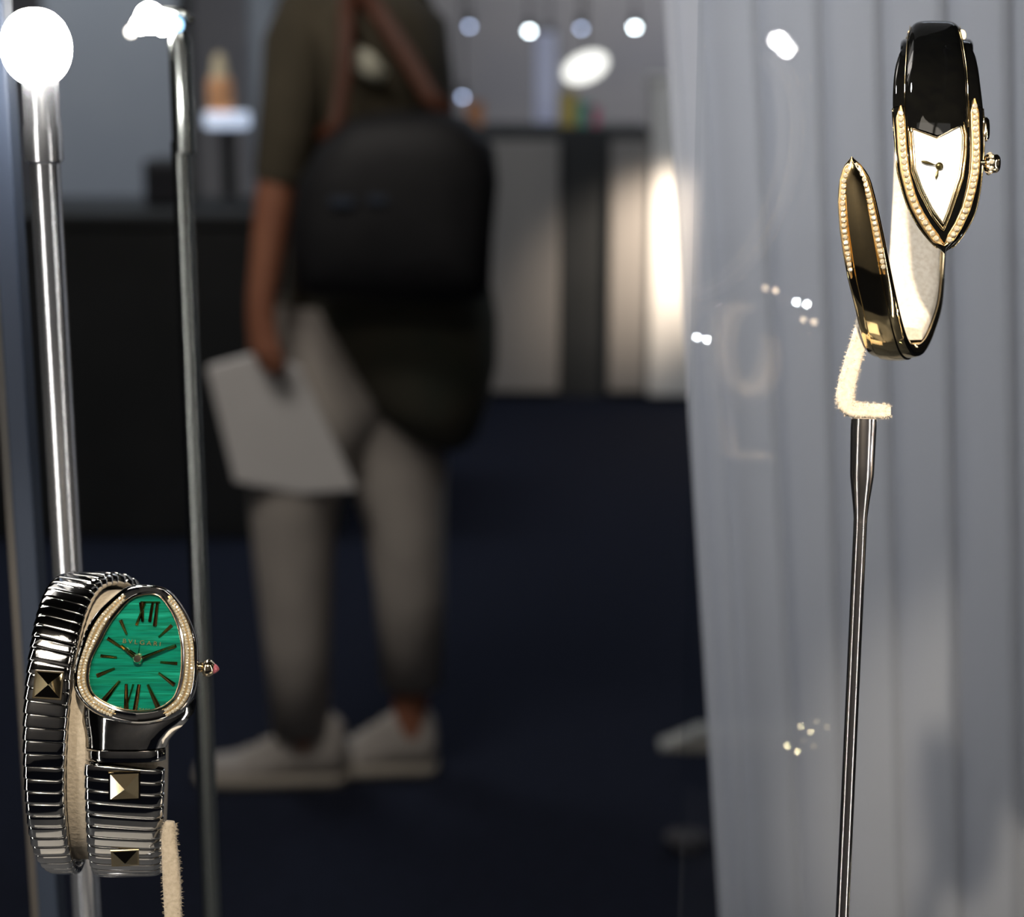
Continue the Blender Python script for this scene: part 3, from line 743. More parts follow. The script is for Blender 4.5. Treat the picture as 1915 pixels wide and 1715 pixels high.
# ---- stand
RS = thing('watch_stand', 'tall thin dark chrome rod stand with bent suede bracket holding the gold bangle', 'stand', (0, 0, 0))
BW = -150
def rod_pt(py): return (interp([(783, 1615.5), (975, 1609), (1715, 1575)], py) if py <= 1715 else 1575-(py-1715)*34/740.0)
mb = MB(); rows = []; ps = []; rs = []
for py, r in ((782, 20), (784, 23.5), (800, 24), (870, 22.5), (890, 22), (915, 19), (945, 15), (972, 12.5), (977, 13)): ps.append(Q(rod_pt(py), py, BW)); rs.append(r*K*(1-BW/F))
mb.tube(ps, rs, 28, up=(0, 1, 0)); 
RS.location = (ps[-1].x, ps[-1].y, PZ)
mb.build('ferrule', M_smoke, RS, True, 0, 40)
mb = MB(); top_ = Q(rod_pt(976), 976, BW); low_ = Q(rod_pt(1715), 1715, BW); dirn = (low_-top_).normalized(); t_ = (PZ+0.004-low_.z)/dirn.z; base_ = low_+dirn*t_
mb.tube([top_, low_, base_], [12.6*K*1.045, 12.4*K*1.045, 12.4*K*1.045], 24, up=(0, 1, 0)); mb.build('rod', M_smoke, RS, True, 0, 40)
mb = MB(); mb.lathe([(0.015, PZ+0.0002), (0.015, PZ+0.004), (0.013, PZ+0.006), (0.003, PZ+0.0065)], (base_.x, base_.y, 0), n=24); mb.build('foot', M_smoke, RS, True, 0, 40)
ctr = [(1617, 585, BW-20), (1613, 615, BW-10), (1606, 640, BW), (1594, 680, BW), (1586, 710, BW), (1580, 740, BW), (1582, 757, BW), (1594, 766, BW), (1612, 768, BW), (1635, 769, BW), (1653, 769.5, BW), (1664, 769.5, BW)]
o, nap = suede_strip(ctr, [14, 15, 16, 16.5, 17, 17.5, 16.5, 15, 14.5, 14.5, 14, 10], 10, RS, 'suede_bracket')
fuzz('nap', nap, RS, 1400, 6.5)

# ================================================================== GLASS SIDE PANE and the ring holder it mirrors
I0 = P(1400, 655, 0.65); O0 = Vector((0.182, 0.455, I0.z))
gn = (O0-I0); gn.z = 0; gn.normalize(); gm = (O0+I0)/2; gt = Vector((-gn.y, gn.x, 0))
if gt.x < 0: gt = -gt
def mirror(p): return p - gn*(2*(p-gm).dot(gn))
def pane_x(px):
    r_ = ray(px, 857); d_ = (gm-CAMP).dot(gn)/r_.dot(gn); return (CAMP+r_*d_-gm).dot(gt)
u0, u1 = pane_x(1292), 0.19
mb = MB(); c = Vector((gm.x, gm.y, 0))+gt*((u0+u1)/2); c.z = (PZ+1.62)/2
mb.box(c, gt*((u1-u0)/2), gn*0.0016, (0, 0, (1.62-PZ)/2))
tag(mb.build('glass_pane', M_glass, None, False), 'clear upright glass side pane behind the gold bangle watch', 'glass pane')
OH = thing('ring_holder', 'cream suede ring holder on a rod whose faint reflection shows in the glass pane', 'stand', Vector((O0.x, O0.y, PZ)))
mb = MB(); pts = []; 
for k in range(33):
    a = math.radians(80+ 300*k/32)
    pts.append(mirror(P(1393+math.cos(a)*46, 657-math.sin(a)*82, 0.65)))
mb.tube(pts, [0.0026*(0.6+0.9*math.sin(PI*k/32)) for k in range(33)], 12, 1.6, up=gn); mb.build('suede_ring', M_suede, OH)
mb = MB(); mb.tube([mirror(P(1400, 735, .65)), mirror(P(1360, 760, .65)), mirror(P(1362, 848, .65)), mirror(P(1375, 856, .65)), mirror(P(1440, 856, .65))], 0.0020, 12, 1.0); mb.build('suede_bracket', M_suede, OH)
rb = mirror(P(1400, 862, .65))
mb = MB(); mb.lathe([(0.014, PZ+.0002), (0.014, PZ+.004), (0.002, PZ+.006), (0.002, rb.z)], (rb.x, rb.y, 0), n=16); mb.build('rod', M_smoke, OH, True, 0, 40)
mb = MB(); pts = [mirror(P(1405+math.cos(2*PI*k/40)*104, 655-math.sin(2*PI*k/40)*118, 0.65+0.012*math.sin(2*PI*k/40))) for k in range(41)]
mb.tube(pts, 0.0006, 8, cap=False); mb.build('wire_hoop', M_smoke, OH)
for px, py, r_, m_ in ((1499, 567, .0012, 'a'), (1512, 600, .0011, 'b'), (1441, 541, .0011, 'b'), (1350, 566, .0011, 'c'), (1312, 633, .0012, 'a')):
    mb = MB(); mb.ball(mirror(P(px, py, .65)), r_, 10)  # glowing beads made up for gem glints mirrored in the pane
    mb.build('glint_bead', {'a': emis('bead_glint', (.9, .97, 1), 260), 'b': emis('bead_glint_warm', (1, .75, .5), 28), 'c': emis('bead_glint_soft', (1, .93, .9), 60)}[m_], OH)

mb = MB(); mb.tube([mirror(P(1537, 1350, .68)), mirror(P(1506, 1364, .68)), mirror(P(1512, 1390, .68)), mirror(P(1481, 1400, .68))], 0.0004, 6); mb.build('bead_wire', M_smoke, OH)
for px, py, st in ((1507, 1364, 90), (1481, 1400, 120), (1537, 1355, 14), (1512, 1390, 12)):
    mb = MB(); mb.ball(mirror(P(px, py, .68)), .0006, 10); mb.build('glint_bead', emis('gold_bead_glint', (1, .85, .5), st), OH)  # more added glowing beads, small golden glints in the pane

# ================================================================== BACKGROUND STANDS (far away)
CYF = 7.2
M_greypanel = noisy(mat('grey_panel', (0.24, 0.225, 0.21), 0.55), 3, (0.28, 0.26, 0.24), stretch=(1, 1, 0.2))
M_whitepanel = noisy(mat('white_panel', (0.85, 0.82, 0.77), 0.5), 3, (0.8, 0.77, 0.72))
M_greypanel2 = noisy(mat('off_white_wedge', (0.40, 0.40, 0.37), 0.8), 6, (0.36, 0.36, 0.34))
M_blackpanel = noisy(mat('black_panel', (0.016, 0.018, 0.019), 0.5), 3, (0.024, 0.026, 0.028))
fc = thing('exhibition_counter', 'long black exhibition counter with grey lit front panels far behind', 'counter', (W(1100, 740, CYF).x, CYF+0.3, 0))
x0, x1 = W(860, 500, CYF).x, W(1212, 500, CYF).x
ztop = W(1100, 240, CYF).z
mb = MB(); mb.box(((x0+x1)/2, CYF+0.32, ztop/2), ((x1-x0)/2, 0, 0), (0, 0.30, 0), (0, 0, ztop/2)); mb.build('body', M_blackpanel, fc, False, 0.01)
for a, b_, yb in ((915, 1045, 740), (1140, 1213, 735)):
    xa, xb = W(a, 500, CYF).x, W(b_, 500, CYF).x
    zt, zb = W(a, 262, CYF).z, max(0.03, W(a, yb, CYF).z)
    mb = MB(); mb.box(((xa+xb)/2, CYF+0.005, (zt+zb)/2), ((xb-xa)/2, 0, 0), (0, 0.02, 0), (0, 0, (zt-zb)/2)); mb.build('front_panel', M_greypanel, fc, False, 0.006)
xa, xb = W(1217, 500, CYF-0.05).x, W(1300, 500, CYF-0.05).x
zt, zb = W(1250, 150, CYF).z, max(0.0, W(1250, 742, CYF-.05).z)
wp = thing('white_pillar', 'bright warm white pillar lit beside the far counter', 'pillar', ((xa+xb)/2, CYF, 0))
mb = MB(); mb.box(((xa+xb)/2, CYF+0.1, (zt+zb)/2), ((xb-xa)/2, 0, 0), (0, 0.14, 0), (0, 0, (zt-zb)/2)); mb.build('shaft', M_whitepanel, wp, False, 0.008)
mb = MB(); mb.box(((xa+xb)/2, CYF+0.1, zt+0.01), ((xb-xa)/2+0.01, 0, 0), (0, 0.15, 0), (0, 0, 0.012)); mb.build('cap', M_whitepanel, wp, False, 0.004)
# wares on the counter
for a, b_, yt, c, lab in ((1048, 1078, 178, (0.55, 0.42, 0.10), 'small mustard yellow box on the far counter'), (1080, 1104, 196, (0.10, 0.40, 0.32), 'small teal box on the far counter'), (1102, 1120, 206, (0.6, 0.12, 0.22), 'small crimson box on the far counter'), (872, 905, 196, (0.5, 0.22, 0.10), 'rust coloured box at the left end of the far counter')):
    xa, xb = W(a, 220, CYF+.25).x, W(b_, 220, CYF+.25).x; zt = W(a, yt, CYF+.2).z
    mb = MB(); mb.box(((xa+xb)/2, CYF+0.25, (zt+ztop)/2+0.001), ((xb-xa)/2, 0, 0), (0, 0.05, 0), (0, 0, (zt-ztop)/2)); 
    t = thing('gift_box', lab, 'box', ((xa+xb)/2, CYF+.25, ztop+.001)); mb.build('box_body', mat('box_paint', c, 0.6), t, False, 0.004)
    mb = MB(); mb.box(((xa+xb)/2, CYF+0.25, zt+0.004), ((xb-xa)/2+.003, 0, 0), (0, 0.053, 0), (0, 0, 0.008)); mb.build('lid', mat('lid_paint', tuple(v*0.8 for v in c), 0.6), t, False, 0.003)
# blue banner
BY = 9.5
xa, xb = W(1000, 200, BY).x, W(1040, 200, BY).x; zt, zb = W(1000, 60, BY).z, W(1000, 275, BY).z
bn = thing('blue_light_column', 'narrow backlit blue column behind the far counter', 'sign', ((xa+xb)/2, BY, 0))
mb = MB(); mb.box(((xa+xb)/2, BY, (zt+zb)/2), ((xb-xa)/2, 0, 0), (0, 0.03, 0), (0, 0, (zt-zb)/2)); mb.build('lit_panel', emis('blue_lit', (0.10, 0.15, 0.45), 0.22), bn, False, 0.01)
mb = MB(); mb.box(((xa+xb)/2, BY+.01, zb/2), ((xb-xa)/2*.7, 0, 0), (0, 0.03, 0), (0, 0, zb/2)); mb.build('leg', M_blackpanel, bn, False, 0.005)
# far spot lamps
def far_lamp(px, py, Y, r, m, lab, hangs=True):
    c = W(px, py, Y); t = thing('ceiling_spotlight', lab, 'lamp', (c.x, c.y, 3.49), 'far ceiling spotlights')
    mb = MB(); mb.ball(c, r, 12); mb.build('bulb', m, t)
    mb = MB(); mb.lathe([(r*1.1, c.z+r*0.2), (r*1.6, c.z+r*0.5), (r*1.6, c.z+r*4), (0.006, c.z+r*4.5), (0.006, 3.495), (0.04, 3.495), (0.04, 3.5)], (c.x, c.y, 0), n=16); mb.build('lamp_housing', M_blackpanel, t, True, 0, 40)
E_hot = emis('far_white_lamp', (0.82, 0.95, 1.0), 30); E_dim = emis('far_dim_lamp', (0.55, 0.68, 1.0), 7.0); E_warm = emis('far_warm_lamp', (1.0, 0.8, 0.55), 2.5)
for px, py, m_, lab in ((990, 57, E_hot, 'bright cool ceiling spotlight over the blue column'), (1187, 50, E_hot, 'bright cool ceiling spotlight nearest the curtain edge'), (878, 48, E_dim, 'dim blue ceiling spotlight right of the person'), (1087, 52, E_dim, 'dim blue ceiling spotlight between the two bright ones'), (865, 180, E_dim, 'low dim blue spotlight beside the person and bag'), (1027, 66, E_warm, 'faint warm spotlight right of the bright blue-column one'), (512, 14, E_warm, 'faint warm spotlight left of the person')):
    far_lamp(px, py, 9.8, 0.014, m_, lab)
far_lamp(1456, 74, 8.6, 0.017, emis('lamp_behind_curtain', (1, .98, .95), 260), 'bright twin spotlight seen through the curtain, upper one')
far_lamp(1470, 90, 8.6, 0.013, bpy.data.materials['lamp_behind_curtain'], 'bright twin spotlight seen through the curtain, lower one')
c = W(1095, 126, 9.0)
t = thing('oval_lamp', 'large tilted white oval lamp above the far counter', 'lamp', (c.x, 9.0, 3.49))
mb = MB(); rows = []
for i in range(9):
    a = PI*i/8; rows.append([c+(RX*math.cos(.42)+UP*math.sin(.42))*(math.cos(a)*0.115)+(UP*math.cos(.42)-RX*math.sin(.42))*(math.sin(a)*math.cos(2*PI*k/16)*0.068)+FW*(math.sin(a)*math.sin(2*PI*k/16)*0.05) for k in range(16)])
mb.grid(rows, cu=True); mb.build('shade', emis('oval_lamp_lit', (1, 1, 0.93), 1.6), t)
mb = MB(); mb.tube([c+Vector((0, 0, .05)), (c.x, c.y, 3.5)], 0.005, 8); mb.build('cord', M_blackpanel, t)

# left far booth: pale panel, dark counter, lit bottle
LY = 6.4
xa, xb = W(95, 250, LY).x, W(345, 250, LY).x; zt = W(200, -60, LY).z
M_bluegrey = noisy(mat('blue_grey_panel', (0.30, 0.33, 0.38), 0.7), 1.5, (0.38, 0.40, 0.43), lo=.3, hi=.7)
bp = thing('partition_panel', 'pale blue-grey partition panel behind the dark counter at left', 'partition', ((xa+xb)/2, LY, 0))
mb = MB(); mb.box(((xa+xb)/2, LY, (zt+0)/2), ((xb-xa)/2, 0, 0), (0, 0.03, 0), (0, 0, zt/2)); mb.build('panel', M_bluegrey, bp, False, 0.01)
mb = MB(); mb.box((xb+0.02, LY, zt/2), (0.02, 0, 0), (0, 0.04, 0), (0, 0, zt/2)); mb.build('frame_post', M_blackpanel, bp, False, 0.005)
LC2 = 5.0
xa, xb = W(-150, 500, LC2).x, W(620, 500, LC2).x; zt = W(250, 398, LC2).z
dc = thing('dark_counter', 'black exhibition counter at left behind the person', 'counter', ((xa+xb)/2, LC2+.3, 0))
mb = MB(); mb.box(((xa+xb)/2, LC2+.3, zt/2-.02), ((xb-xa)/2, 0, 0), (0, .28, 0), (0, 0, zt/2-.02)); mb.build('body', M_blackpanel, dc, False, 0.01)
mb = MB(); mb.box(((xa+xb)/2, LC2+.3, zt-.02), ((xb-xa)/2+.02, 0, 0), (0, .30, 0), (0, 0, .02)); mb.build('worktop', M_blackpanel, dc, False, 0.008)
xa, xb = W(268, 340, LC2+.2).x, W(345, 340, LC2+.2).x; z2 = W(300, 300, LC2+.2).z
mb = MB(); mb.box(((xa+xb)/2, LC2+.3, (z2+zt)/2), ((xb-xa)/2, 0, 0), (0, .1, 0), (0, 0, (z2-zt)/2)); cb = thing('black_display_box', 'black display box on the dark counter at left', 'box', ((xa+xb)/2, LC2+.3, zt))
mb.build('box_body', M_blackpanel, cb, False, 0.01)
mb = MB(); mb.box(((xa+xb)/2, LC2+.195, (z2+zt)/2), ((xb-xa)/2*.8, 0, 0), (0, .006, 0), (0, 0, (z2-zt)/2*.8)); mb.build('front_plate', mat('plate', (.03, .03, .035), .3), cb, False, 0.003)
c = W(425, 235, LC2+.3); zs_ = W(425, 210, LC2+.3).z
ds = thing('lit_display_stand', 'glowing bluish white display stand on the dark counter', 'stand', (c.x, c.y, zt))
mb = MB(); mb.lathe([(0.055, zt), (0.055, zt+.01), (0.02, zt+.02), (0.02, c.z-.012), (0.06, c.z-.008)], (c.x, c.y, 0), n=24); mb.build('pedestal', M_blackpanel, ds, True, 0, 40)
mb = MB(); mb.lathe([(0.06, c.z-.006), (0.066, c.z), (0.066, zs_-.003), (0.062, zs_)], (c.x, c.y, 0), n=28); mb.build('lit_top', emis('stand_glow', (0.62, 0.75, 1.0), 0.75), ds, True, 0, 40)
c = W(413, 200, LC2+.3)
bt = thing('perfume_bottle', 'amber bottle with cream neck on the glowing stand', 'bottle', (c.x, c.y, zs_))
zb1, zb2 = W(413, 145, LC2+.3).z, W(413, 100, LC2+.3).z
mb = MB(); mb.lathe([(0.03, zs_+.0005), (0.037, zs_+.006), (0.037, zb1-.012), (0.028, zb1)], (c.x, c.y, 0), n=24); mb.build('bottle_body', mat('amber', (0.85, 0.42, 0.20), 0.35), bt, True, 0, 50)
mb = MB(); mb.lathe([(0.028, zb1), (0.024, zb1+.01), (0.016, zb2-.01), (0.010, zb2)], (c.x, c.y, 0), n=24); mb.build('neck', mat('cream_glass', (0.80, 0.66, 0.42), 0.35), bt, True, 0, 50)
lamp('counter_lamp_light', 'SPOT', (c.x, c.y-.5, zs_+1.4), (c.x, c.y, zs_), 5.0, (1, .92, .8), .03, 16, .6)
# pale column behind the person
xa, xb = W(462, 100, 8.0).x, W(530, 100, 8.0).x
pc = thing('pale_column', 'pale grey column left of the person, far behind', 'column', ((xa+xb)/2, 8.0, 0))
mb = MB(); mb.lathe([((xb-xa)*.6, 0), ((xb-xa)*.6, .12), ((xb-xa)/2, .14), ((xb-xa)/2, 3.3), ((xb-xa)*.6, 3.34), ((xb-xa)*.6, 3.5)], ((xa+xb)/2, 8.0, 0), n=24); mb.build('shaft', M_bluegrey, pc, True, 0, 40)
# white wedge made up in place of a shoe toe, at right
c0 = G(1330, 1405); y_ = c0.y
fp = thing('shoe_wedge', 'low white wedge in place of a shoe toe on the dark floor, half behind the curtain', 'floor_wedge', (c0.x+.1, y_+.15, 0))
xa, xb, xm_ = W(1236, 1400, y_).x, W(1560, 1400, y_).x, W(1312, 1340, y_).x; h_ = 0.042
mb = MB(); prof = [(xa, 0.001), (xb, 0.001), (xb, h_*1.03), (xm_, h_), (lerp(xa, xm_, .5), h_*.55), (xa, .006)]
mb.grid([[Vector((x, yy, z)) for x, z in prof] for yy in (y_, y_+.05)], cu=True, capv=True); mb.build('wedge_body', M_greypanel2, fp, False)
mb = MB(); mb.box(((xa+xb)/2+.02, y_-.003, .003), ((xb-xa)/2-.02, 0, 0), (0, .003, 0), (0, 0, .003)); mb.build('edge_trim', M_greypanel, fp, False, .001)
c0 = G(1285, 1590)
mb = MB(); rng = random.Random(3); rows = []
for i in range(8):
    t_ = PI*i/7; rows.append([Vector((c0.x, c0.y, .022))+Vector((math.sin(t_)*math.cos(2*PI*k/12)*.045, math.sin(t_)*math.sin(2*PI*k/12)*.03, math.cos(t_)*.02))*(rng.uniform(.65, 1.05) if 0 < i < 7 else 1) for k in range(12)])
mb.grid(rows, cu=True)
tag(mb.build('crumpled_paper', mat('grey_paper', (.07, .07, .08), .9), smooth=False), 'small crumpled grey paper on the dark floor near the curtain', 'paper')

# ================================================================== PERSON (seen from the chest down, facing left)
YP = G(560, 1478).y+0.05
M_skin = noisy(mat('skin', (0.33, 0.13, 0.075), 0.55), 20, (0.38, 0.16, 0.09))
M_trouser = noisy(mat('white_trousers', (0.43, 0.39, 0.35), 0.85), 14, (0.39, 0.355, 0.32), .3, 3, .01)
M_shirt = noisy(mat('olive_shirt', (0.072, 0.060, 0.038), 0.9), 9, (0.095, 0.078, 0.05), .3, 3, .01)
M_jacket = noisy(mat('green_jacket', (0.066, 0.074, 0.055), 0.9), 9, (0.10, 0.092, 0.066), .3, 3, .01)
M_shoe = noisy(mat('white_sneaker', (0.38, 0.35, 0.32), 0.6), 30, (0.35, 0.32, 0.29))
M_sole = mat('sneaker_sole', (0.40, 0.36, 0.30), 0.7)
M_hair = noisy(mat('dark_hair', (0.02, 0.013, 0.009), 0.5), 60, (0.035, 0.022, 0.014))
M_bag = noisy(mat('black_bag', (0.005, 0.005, 0.0065), 0.65), 25, (0.008, 0.008, 0.010), .2, 4, .004)
M_strap = noisy(mat('brown_strap', (0.11, 0.033, 0.013), 0.6), 40, (0.09, 0.028, 0.012))
def wp_(px, py, dy=0.0): return W(px, py, YP+dy)
PR = thing('person', 'person in olive top, white cropped trousers and white sneakers, walking left with bag', 'person', (wp_(640, 1478).x, YP+.08, 0))
def skinned(name, chains, material, parent, sub=2, root=None):
    """chains: list of lists of (Vector, radius); chains joined where points coincide"""
    verts = []; rad = []; edges = []; key = {}
    for ch in chains:
        prev = None
        for p, r_ in ch:
            kk = tuple(round(v, 4) for v in p)
            if kk not in key: key[kk] = len(verts); verts.append(p); rad.append(r_)
            i = key[kk]
            if prev is not None and prev != i: edges.append((prev, i))
            prev = i
    base = parent_base(parent)
    me = bpy.data.meshes.new(name); me.from_pydata([v-base for v in verts], edges, [])
    o = bpy.data.objects.new(name, me); COL.objects.link(o)
    sk = o.modifiers.new('skin', 'SKIN'); sk.use_smooth_shade = True
    for i, d in enumerate(me.skin_vertices[0].data):
        rr_ = rad[i]; d.radius = (rr_, rr_) if not hasattr(rr_, '__len__') else rr_; d.use_root = (i == 0)
    ss = o.modifiers.new('sub', 'SUBSURF'); ss.levels = sub; ss.render_levels = sub
    dg = bpy.context.evaluated_depsgraph_get(); m2 = bpy.data.meshes.new_from_object(o.evaluated_get(dg))
    bpy.data.objects.remove(o); m2.materials.clear(); m2.materials.append(material); m2.name = name
    for p in m2.polygons: p.use_smooth = True
    o2 = bpy.data.objects.new(name, m2); COL.objects.link(o2); o2.parent = parent
    return o2
nb, fb = 0.0, 0.16            # near / far leg depth offsets
FARY = G(740, 1440).y-YP
pel = wp_(655, 690, .07)
hipN, kneeN, ankN = wp_(585, 790, .06), wp_(548, 1060, 0.0), wp_(572, 1395, 0.0)
hipF, kneeF, ankF = wp_(712, 780, .14), wp_(758, 1050, FARY), wp_(768, 1340, FARY)
chest = wp_(675, 200, .07); waist = wp_(665, 480, .07); nck = wp_(668, -15, .07)
shN, elN, wrN = wp_(575, 50, -.04), wp_(517, 350, -.10), wp_(486, 590, -.13)
shF, elF, wrF = wp_(760, 50, .22), wp_(790, 300, .28), wp_(690, 400, .30)
head = wp_(650, -165, .07); chin = wp_(655, -80, .07)
palmN = wp_(498, 632, -.135)
chains = [[(pel, .07), (waist, .10), (chest, .12), (nck, .055), (chin, .06), (head, .095), (wp_(655, -215, .07), .085)],
          [(pel, .07), (hipN, .056), (kneeN, .046), (ankN, .036)], [(pel, .07), (hipF, .056), (kneeF, .046), (ankF, .036)],
          [(chest, .12), (shN, .052), (elN, .038), (wrN, .026), (palmN, .030)], [(chest, .12), (shF, .052), (elF, .038), (wrF, .026), (wp_(650, 395, .31), .028)]]
foot_n, toe_n = wp_(560, 1440, 0), wp_(430, 1462, -.02)
chains += [[(ankN, .036), (wp_(575, 1450, 0), .03), (toe_n, .022)], [(ankF, .036), (wp_(775, 1405, FARY), .03), (wp_(690, 1420, FARY), .022)]]
for k, (fx, fy, ln_) in enumerate(((486, 662, 1), (498, 670, 1.1), (510, 671, 1.05), (521, 666, .9))):     # fingers closing on the folder
    chains.append([(palmN, .030), (wp_(fx, fy, -.145), .0095), (wp_(fx+5, fy+18*ln_, -.142), .0085), (wp_(fx+10, fy+27*ln_, -.128), .007)])
chains.append([(palmN, .030), (wp_(476, 640, -.115), .011), (wp_(470, 658, -.10), .009)])
pf = wp_(650, 395, .31)
for k in range(4): chains.append([(pf, .028), (wp_(618, 382+9*k, .31), .009), (wp_(596, 388+9*k, .30), .007)])
chains.append([(pf, .028), (wp_(632, 372, .29), .010), (wp_(612, 364, .28), .008)])
skinned('body', chains, M_skin, PR, 2)
# face
mb = MB(); mb.tube([wp_(566, -185, .07), wp_(548, -150, .07), wp_(560, -143, .07)], [.008, .014, .006], 10); mb.build('nose', M_skin, PR)
for dy in (.035, .105):
    mb = MB(); mb.ball(wp_(572, -178, dy), .012, 10); mb.build('eye', mat('eye', (.8, .78, .75), .2), PR)
mb = MB(); mb.ball(wp_(576, -112, .07), .018, 10, (.5, 1.2, .35)); mb.build('mouth', mat('lips', (.35, .10, .09), .5), PR)
mb = MB(); mb.ball(wp_(660, -160, -.03), .03, 10, (.7, .35, 1.1)); mb.build('ear', M_skin, PR)
mb = MB(); hc = wp_(672, -185, .07); rows = []
for i in range(9):
    a = PI*.62*i/8; rows.append([hc+Vector((math.sin(a)*math.cos(2*PI*k/20)*.108+.012, math.sin(a)*math.sin(2*PI*k/20)*.105, math.cos(a)*.115)) for k in range(20)])
mb.grid(rows, cu=True); mb.build('hair', M_hair, PR)
# trousers
def leg_rows(pts):
    out = []
    for (p, rx_, ry_) in pts: out.append([p+Vector((math.cos(2*PI*k/20)*rx_, math.sin(2*PI*k/20)*ry_, 0)) for k in range(20)])
    return out
mb = MB()
mb.grid(leg_rows([(wp_(640, 560, .07), .150, .13), (wp_(640, 660, .07), .165, .145), (wp_(620, 740, .05), .15, .13), (wp_(575, 830, .02), .115, .105), (wp_(548, 950, .01), .082, .085), (wp_(550, 1060, 0), .074, .078), (wp_(556, 1200, 0), .064, .068), (wp_(562, 1365, 0), .056, .06), (wp_(562, 1366, 0), .048, .052)]), cu=True)
mb.grid(leg_rows([(wp_(690, 640, .09), .14, .13), (wp_(715, 760, .11), .125, .14), (wp_(738, 860, .10), .100, .125), (wp_(756, 980, FARY), .078, .095), (wp_(766, 1100, FARY), .068, .07), (wp_(771, 1278, FARY), .060, .062), (wp_(771, 1279, FARY), .052, .054)]), cu=True)
mb.build('trousers', M_trouser, PR)
# shirt with near sleeve
mb = MB()
mb.grid(leg_rows([(wp_(668, -45, .07), .065, .07), (wp_(670, -15, .07), .11, .13), (wp_(676, 40, .07), .155, .19), (wp_(680, 160, .07), .165, .175), (wp_(688, 330, .07), .160, .15), (wp_(692, 470, .07), .155, .14), (wp_(700, 600, .08), .165, .155), (wp_(706, 640, .08), .16, .15)]), cu=True)
mb.tube([wp_(585, 20, -.02), wp_(560, 90, -.05), wp_(545, 200, -.075), wp_(526, 330, -.095), wp_(524, 345, -.097)], [.06, .064, .055, .048, .04], 16, cap=False)
mb.tube([wp_(750, 20, .16), wp_(775, 90, .22), wp_(786, 200, .26), wp_(790, 310, .28)], [.06, .064, .055, .048], 16, cap=False)
mb.build('shirt', M_shirt, PR)
mb = MB(); mb.tube([wp_(648, 94, -.125), wp_(680, 117, -.13), wp_(718, 146, -.125)], [.016, .022, .014], 12, .35, up=(0, -1, 0)); mb.build('sleeve_patch', mat('pale_patch', (.80, .78, .62), .6), PR)  # pale patch on the near shoulder
# jacket tied round the waist, hanging behind
mb = MB()
mb.grid(leg_rows([(wp_(735, 540, .06), .185, .17), (wp_(752, 600, .06), .178, .175), (wp_(775, 680, .06), .155, .17), (wp_(795, 750, .06), .120, .15), (wp_(825, 810, .07), .07, .11), (wp_(842, 832, .08), .03, .06)]), cu=True)
mb.build('jacket', M_jacket, PR)
# sneakers
def sneaker(heel_px, toe_px, top_py, bot_py, Y, label=None):
    hx, tx = W(heel_px, bot_py, Y).x, W(toe_px, bot_py, Y).x; ln_ = hx-tx
    h = ln_*0.40
    rows = []; n = 18
    for f, hh, wd in ((0.0, .10, .018), (.03, .17, .030), (.12, .25, .042), (.25, .30, .049), (.40, .44, .048), (.55, .68, .043), (.68, .92, .040), (.80, .98, .040), (.92, 1.0, .038), (.98, .85, .030), (1.0, .45, .018)):
        x = tx+ln_*f; z1 = .022+hh*h
        rows.append([Vector((x, Y+math.copysign(abs(math.cos(2*PI*k/n))**.75, math.cos(2*PI*k/n))*wd*(.62+.38*(1-max(0, math.sin(2*PI*k/n)))), .02+(z1-.02)*max(0, math.sin(2*PI*k/n))**.8 if math.sin(2*PI*k/n) > 0 else .02)) for k in range(n)])
    mb = MB(); mb.grid(rows, cu=True, capv=True); s = mb.build('sneaker', M_shoe, PR)
    rows = []
    for f, wd in ((0.0, .02), (.02, .033), (.1, .046), (.25, .053), (.5, .050), (.75, .043), (.93, .042), (.99, .032), (1.012, .018)):
        x = tx+ln_*f-.002; rows.append([Vector((x, Y-wd, .0005)), Vector((x, Y-wd*1.03, .024)), Vector((x, Y+wd*1.03, .024)), Vector((x, Y+wd, .0005))])
    mb = MB(); mb.grid(rows, cu=True, capv=True); mb.build('sole', M_sole, s)
    for k in range(4):
        f = .34+.09*k; x = tx+ln_*f; z = .022+interp([(.25, .30), (.40, .44), (.55, .68), (.68, .92)], f)*h+.002
        mb = MB(); mb.tube([(x, Y-.032, z-.012), (x, Y, z), (x, Y+.032, z-.012)], .0035, 8); mb.build('lace', M_sole, s)
sneaker(650, 372, 1370, 1478, YP)
sneaker(818, 560, 1310, 1440, YP+FARY)
# white folder in the near hand
fo = thing('paper_bag', 'flat white paper bag held low in the left hand of the person', 'bag', wp_(540, 925, -.10))
mb = MB(); cs = [(386, 688), (470, 664), (560, 690), (668, 918), (560, 925), (438, 902)]
fr_ = [wp_(x, y, -.105+(y-670)/250*.02) for x, y in cs]; bk = [p+Vector((0, .03, 0)) for p in fr_]
mb.grid([fr_, bk], cu=True, capv=True); mb.build('bag_body', noisy(mat('white_paper', (.80, .78, .76), .8), 8, (.76, .74, .72), .15, 3, .004), fo, False, .004)
mb = MB(); mb.tube([wp_(470, 668, -.09), wp_(484, 645, -.10), wp_(512, 645, -.10), wp_(530, 680, -.09)], .004, 8); mb.build('handle', mat('cord', (.7, .68, .64), .8), fo)
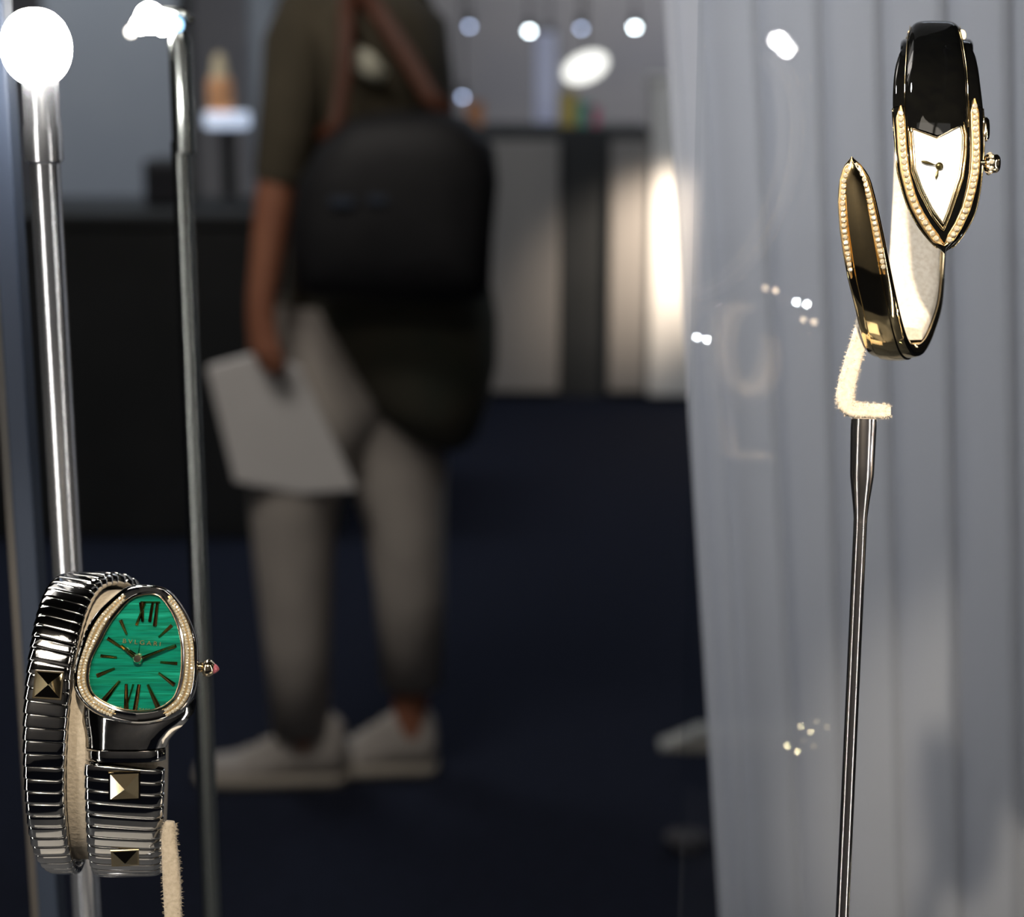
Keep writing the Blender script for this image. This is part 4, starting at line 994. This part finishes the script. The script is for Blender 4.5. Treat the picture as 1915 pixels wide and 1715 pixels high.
# black shoulder bag
bg = thing('shoulder_bag', 'large soft black shoulder bag with brown straps on the person', 'bag', wp_(735, 560, -.18))
cs = [(600, 268), (655, 222), (720, 208), (820, 206), (880, 222), (925, 275), (932, 340), (922, 450), (918, 545), (890, 562), (740, 568), (590, 562), (548, 540), (540, 450), (556, 340)]
mb = MB(); ctrx, ctry = 735, 390; rows = []
for s_, dy in ((.0, -.115), (.5, -.112), (.8, -.10), (.95, -.08), (1.0, -.04), (1.0, .0), (.95, .02), (.6, .025), (0, .025)):
    rows.append([wp_(ctrx+(x-ctrx)*s_, ctry+(y-ctry)*s_, -.16+dy) for x, y in cs])
mb.grid(rows, cu=True); mb.build('bag_body', M_bag, bg)
mb = MB(); mb.tube([wp_(838, 214, -.20), wp_(800, 175, -.19), wp_(760, 105, -.17), wp_(712, 30, -.14), wp_(680, -12, -.11), wp_(660, -22, -.06), wp_(652, -22, .02)], .017, 10, .3, up=(0, -1, 0)); mb.build('strap', M_strap, bg)
mb = MB(); mb.tube([wp_(600, 262, -.20), wp_(632, 225, -.19), wp_(645, 130, -.17), wp_(648, 40, -.15), wp_(650, -15, -.11), wp_(652, -28, -.05), wp_(652, -24, .02)], .014, 10, .3, up=(0, -1, 0)); mb.build('strap', M_strap, bg)
mb = MB(); mb.box(wp_(640, 378, -.277), (.02, 0, 0), (0, .004, 0), (0, 0, .007)); mb.build('buckle', M_darkpost, bg, False, .002)
mb = MB(); mb.box(wp_(705, 374, -.277), (.016, 0, 0), (0, .004, 0), (0, 0, .006)); mb.build('buckle', M_darkpost, bg, False, .002)

M_diffuser = emis('lit_diffuser', (1, .97, .93), 1.0)
# hall ceiling panels (the lamps that light the hall)
for x, y, lab in ((-1.0, 1.5, 'ceiling light panel above the person'), (1.6, 5.4, 'ceiling light panel over the aisle right'), (0.4, -1.6, 'ceiling light panel behind the viewer'), (-1.8, 5.2, 'ceiling light panel over the left booth'), (1.6, 10.6, 'ceiling light panel beyond the far counter')):
    t = thing('ceiling_light', 'square '+lab, 'ceiling light', (x, y, 3.45))
    mb = MB(); mb.box((x, y, 3.47), (.64, 0, 0), (0, .64, 0), (0, 0, .028)); mb.build('frame', M_blackpanel, t, False, .005)
    mb = MB(); mb.box((x, y, 3.436), (.6, 0, 0), (0, .6, 0), (0, 0, .005)); mb.build('diffuser', M_diffuser, t, False)
